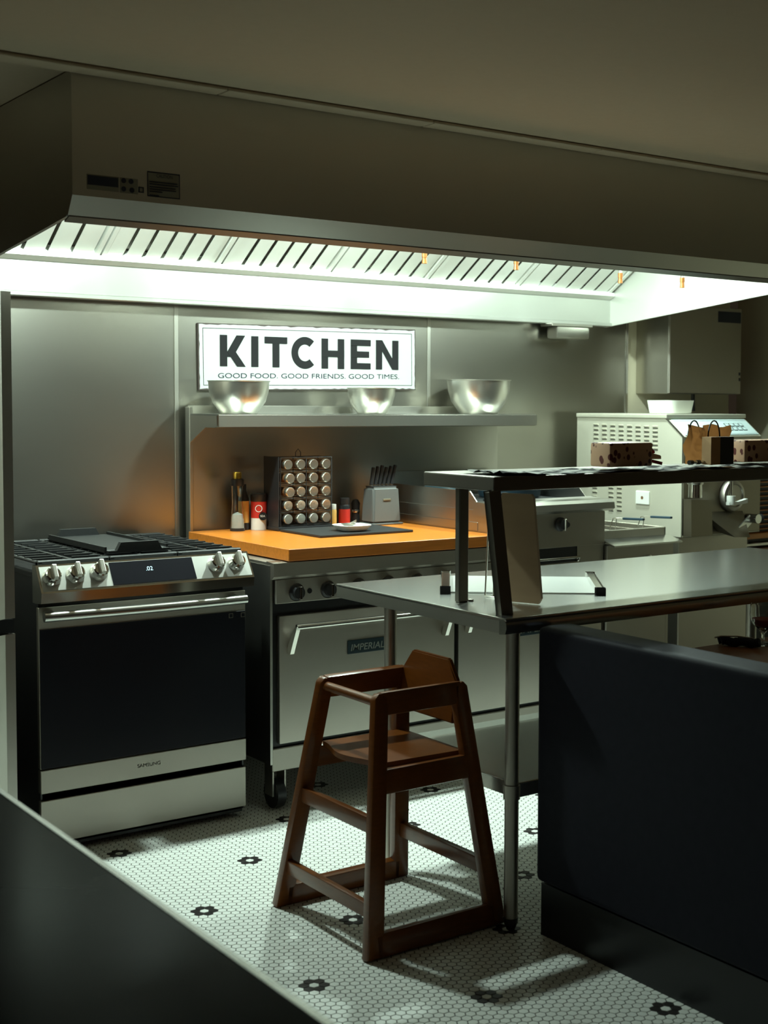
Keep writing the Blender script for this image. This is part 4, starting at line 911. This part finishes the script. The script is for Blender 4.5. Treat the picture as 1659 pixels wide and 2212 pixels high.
wv = (m_-a); wv.z = 0; nrm_ = Vector((-wv.y, wv.x, 0)).normalized()
obj('tan_side', box(B(), a.x, m_.x, OY0+.015, OY0+.055, zr_, z1), kraft, t); obj('black_side', box(B(), m_.x+.0003, b.x, OY0+.015, OY0+.055, zr_, z1), darkplastic, t)
c_ = at(1490, 998, 'y', OY0+.04); e_ = at(1530, 998, 'y', OY0+.04)
bm = B(); cyl(bm, (c_.x, OY0+.04, zr_+.008), (e_.x, OY0+.05, zr_+.008), .006, .006, 12); pen = thing('marker_pen', 'silver marker pen with black ends lying on the runner', 'pen', (c_.x, OY0+.04, zr_)); obj('barrel', bm, chrome, pen, 40)
obj('pen_cap', cyl(B(), (c_.x-.004, OY0+.039, zr_+.008), (c_.x+.014, OY0+.042, zr_+.008), .0078, seg=12), darkplastic, pen, 40)
obj('pen_grip', cyl(B(), (c_.x+.036, OY0+.044, zr_+.008), (c_.x+.052, OY0+.047, zr_+.008), .0075, seg=12), darkplastic, pen, 40)

# ================================================================= HIGH CHAIR
hc = thing('high_chair', 'brown wooden high chair standing on the tiled floor', 'high chair', (.65, -1.085, 0))
def near(z): return -1.335+(-1.222+1.335)*z/.70
def far(z): return -.838+(-.935+.838)*z/.70
XF = lambda z: .405+(.505-.405)*z/.70     # outer front edge
XB = lambda z: .885+(.822-.885)*z/.70     # outer back edge
TH = .030; LWd = .056
for side in (near, far):
    s = 1 if side is near else -1
    def P3(x, z): return Vector((x, side(z), z))
    tn = (Vector((0, side(.7)-side(0), .7))).normalized()
    nn = Vector((1, 0, 0)).cross(tn); off = nn*TH
    def plate(name, pts, bev=.007):
        bm = B(); prism(bm, [P3(x, z)-nn*(TH/2) for x, z in pts], nn*TH); bmesh.ops.bevel(bm, geom=list(bm.edges), offset=bev, segments=2, affect='EDGES', profile=.6); obj(name, bm, walnut, hc, 40)
    plate('leg', [(XF(0), .002), (XF(0)+LWd, .002), (XF(.66)+LWd*.9, .69), (XF(.7)+.012, .70), (XF(.68), .685)])
    plate('leg', [(XB(0)-LWd, .002), (XB(0), .002), (XB(.68), .685), (XB(.7)-.012, .70), (XB(.66)-LWd*.95, .69)])
    plate('top_rail', [(XF(.67)+LWd*.7, .636), (XB(.67)-LWd*.7, .636), (XB(.7)-.02, .7005), (XF(.7)+.02, .7005)])
    plate('seat_rail', [(XF(.47)+LWd*.7, .425), (XB(.47)-LWd*.7, .425), (XB(.5)-LWd*.7, .492), (XF(.5)+LWd*.7, .492)])
    plate('foot_rail', [(XF(0)+LWd*.6, .0015), (XB(0)-LWd*.6, .0015), (XB(0)-LWd*.6, .066), (XF(0)+LWd*.6, .066)])
def rung(name, x, z, w, t_, ex0=.012):
    bm = B(); beam(bm, (x, near(z)+ex0, z), (x, far(z)-ex0, z), w, t_, (0, 0, 1), .005); obj(name, bm, walnut, hc, 40)
rung('rung', XF(.35)+.020, .345, .046, .022); rung('rung', XF(.12)+.020, .125, .042, .022); rung('rung', XB(.17)-.025, .165, .046, .022)
obj('front_bar', cyl(B(), (XF(.672)+.022, near(.672)+.012, .672), (XF(.672)+.022, far(.672)-.012, .672), .0135, seg=18), walnut, hc, 40)
bm = B(); ns = 16; q = []
zs_a = .488
for k in range(ns+1):
    t_ = k/ns; y = near(.49)+.02+(far(.49)-near(.49)-.04)*t_; q.append((XF(.49)+.030+.018*math.cos(2*math.pi*t_)*(1 if .0 < t_ < 1 else 1), y))
prism(bm, [(x, y, zs_a) for x, y in q]+[(XB(.5)-.03, far(.49)-.02, zs_a-.004), (XB(.5)-.03, near(.49)+.02, zs_a-.004)], (0, 0, .016)); obj('seat', bm, walnut, hc, 30)
bx = XB(.66)-.03; y0, y1 = near(.64)+.016, far(.64)-.016
bm = B(); prism(bm, [(bx-.012, y0, .575), (bx-.012, y1, .575), (bx+.002, y1, .70), (bx+.006, y1-.045, .757), (bx+.006, y0+.045, .757), (bx+.002, y0, .70)], (.018, 0, 0)); bmesh.ops.bevel(bm, geom=list(bm.edges), offset=.004, segments=2, affect='EDGES'); obj('backrest', bm, walnut, hc, 40)

# ================================================================= DINING SIDE
# booth bench back (seen from outside), black vinyl on a recessed base
bo = thing('booth_bench', 'black vinyl booth bench back in the right foreground', 'bench', (1.0, -2.3, 0))
BX = .905; ZT = .882; BY1 = -1.452
bm = box(B(), BX, BX+.12, -3.9, BY1, .155, ZT, .02, 4); obj('back_panel', bm, vinyl, bo, 40)
obj('base', box(B(), BX+.012, BX+.56, -3.9, BY1-.014, 0, .15), black, bo)
obj('seat_cushion', box(B(), BX+.125, BX+.58, -3.9, BY1-.01, .36, .46, .02, 3), vinyl, bo, 40)
obj('seat_box', box(B(), BX+.125, BX+.55, -3.9, BY1-.014, .15, .355), black, bo)
wa = at(1480, 1400, 'z', .75)
dt = thing('dining_table', 'brown wooden dining table behind the booth at right', 'table', (wa.x+.4, -1.95, 0))
obj('table_top', box(B(), wa.x, wa.x+1.2, -2.9, -1.43, .715, .75, .006, 2), tablewood, dt, 40)
obj('pedestal', cyl(B(), (wa.x+.6, -2.1, .03), (wa.x+.6, -2.1, .715), .045, seg=20), black, dt, 40)
obj('pedestal_base', lathe(B(), [(0, 0), (.27, 0), (.27, .012), (.06, .035), (0, .035)], (wa.x+.6, -2.1, 0), 28), black, dt, 40)
zd = .7505; g = at(1648, 1392, 'z', zd)
t = thing('goblet', 'stemmed glass with red drink on the wooden dining table', 'glass', (g.x, g.y, zd))
pr = [(0, 0), (.036, 0), (.036, .003), (.006, .010), (.005, .030), (.012, .045), (.034, .065), (.043, .095), (.040, .130), (.0385, .130), (.0415, .095), (.0325, .067), (.011, .048), (0, .045)]
obj('glass_bowl', lathe(B(), pr, (g.x, g.y, zd), 32), glass, t, 60)
obj('drink', lathe(B(), [(0, .0465), (.0105, .0495), (.0315, .068), (.037, .082), (0, .082)], (g.x, g.y, zd), 28), deepred, t, 60)
a, b = at(1558, 1395, 'z', zd), at(1640, 1400, 'z', zd)
nk = thing('napkin_roll', 'dark rolled napkin with cutlery on the wooden dining table', 'napkin', (a.x, a.y, zd))
bm = B(); pts = []
for k in range(9): s = k/8; pts.append(Vector((a.x+(b.x-a.x)*s, a.y+(b.y-a.y)*s-.0+.006*math.sin(k*2), zd+.015+.003*math.sin(k*1.7))))
tube(bm, pts, .0135, 10); tube(bm, [p_+Vector((.01, .022, -.003)) for p_ in pts], .0115, 10); obj('cloth', bm, vinyl, nk, 60)
bm = B(); tube(bm, [pts[0]+Vector((-.03, .0, .014)), pts[0]+Vector((.0, .003, .015)), pts[4]+Vector((0, .005, .0155)), pts[7]+Vector((0, 0, .0155))], .0028, 6); obj('fork', bm, chrome, nk, 60)
# near table, lower left
nt_ = thing('near_table', 'dark glossy table with steel edge band in the lower left foreground', 'table', (-1.3, -2.4, 0))
ZN = .75; XN = at(370, 1951, 'z', ZN).x; black_g = mat('dark_glossy_top', (.009, .0088, .0095), .2, 0, .15, 12, spec=.01)
obj('table_top', box(B(), XN-.72, XN-.02, -3.5, -1.2, ZN-.03, ZN, .003, 1), black_g, nt_)
bm = B(); prism(bm, [(XN-.02, -3.5, ZN), (XN-.006, -3.5, ZN-.003), (XN, -3.5, ZN-.012), (XN, -3.5, ZN-.030), (XN-.02, -3.5, ZN-.032)], (0, 2.3, 0)); obj('edge_band', bm, steel_t, nt_, 40)
obj('pedestal', box(B(), XN-.42, XN-.32, -2.5, -2.4, .02, ZN-.03), black, nt_); obj('pedestal_base', box(B(), XN-.62, XN-.12, -2.7, -2.2, 0, .02, .004), black, nt_)
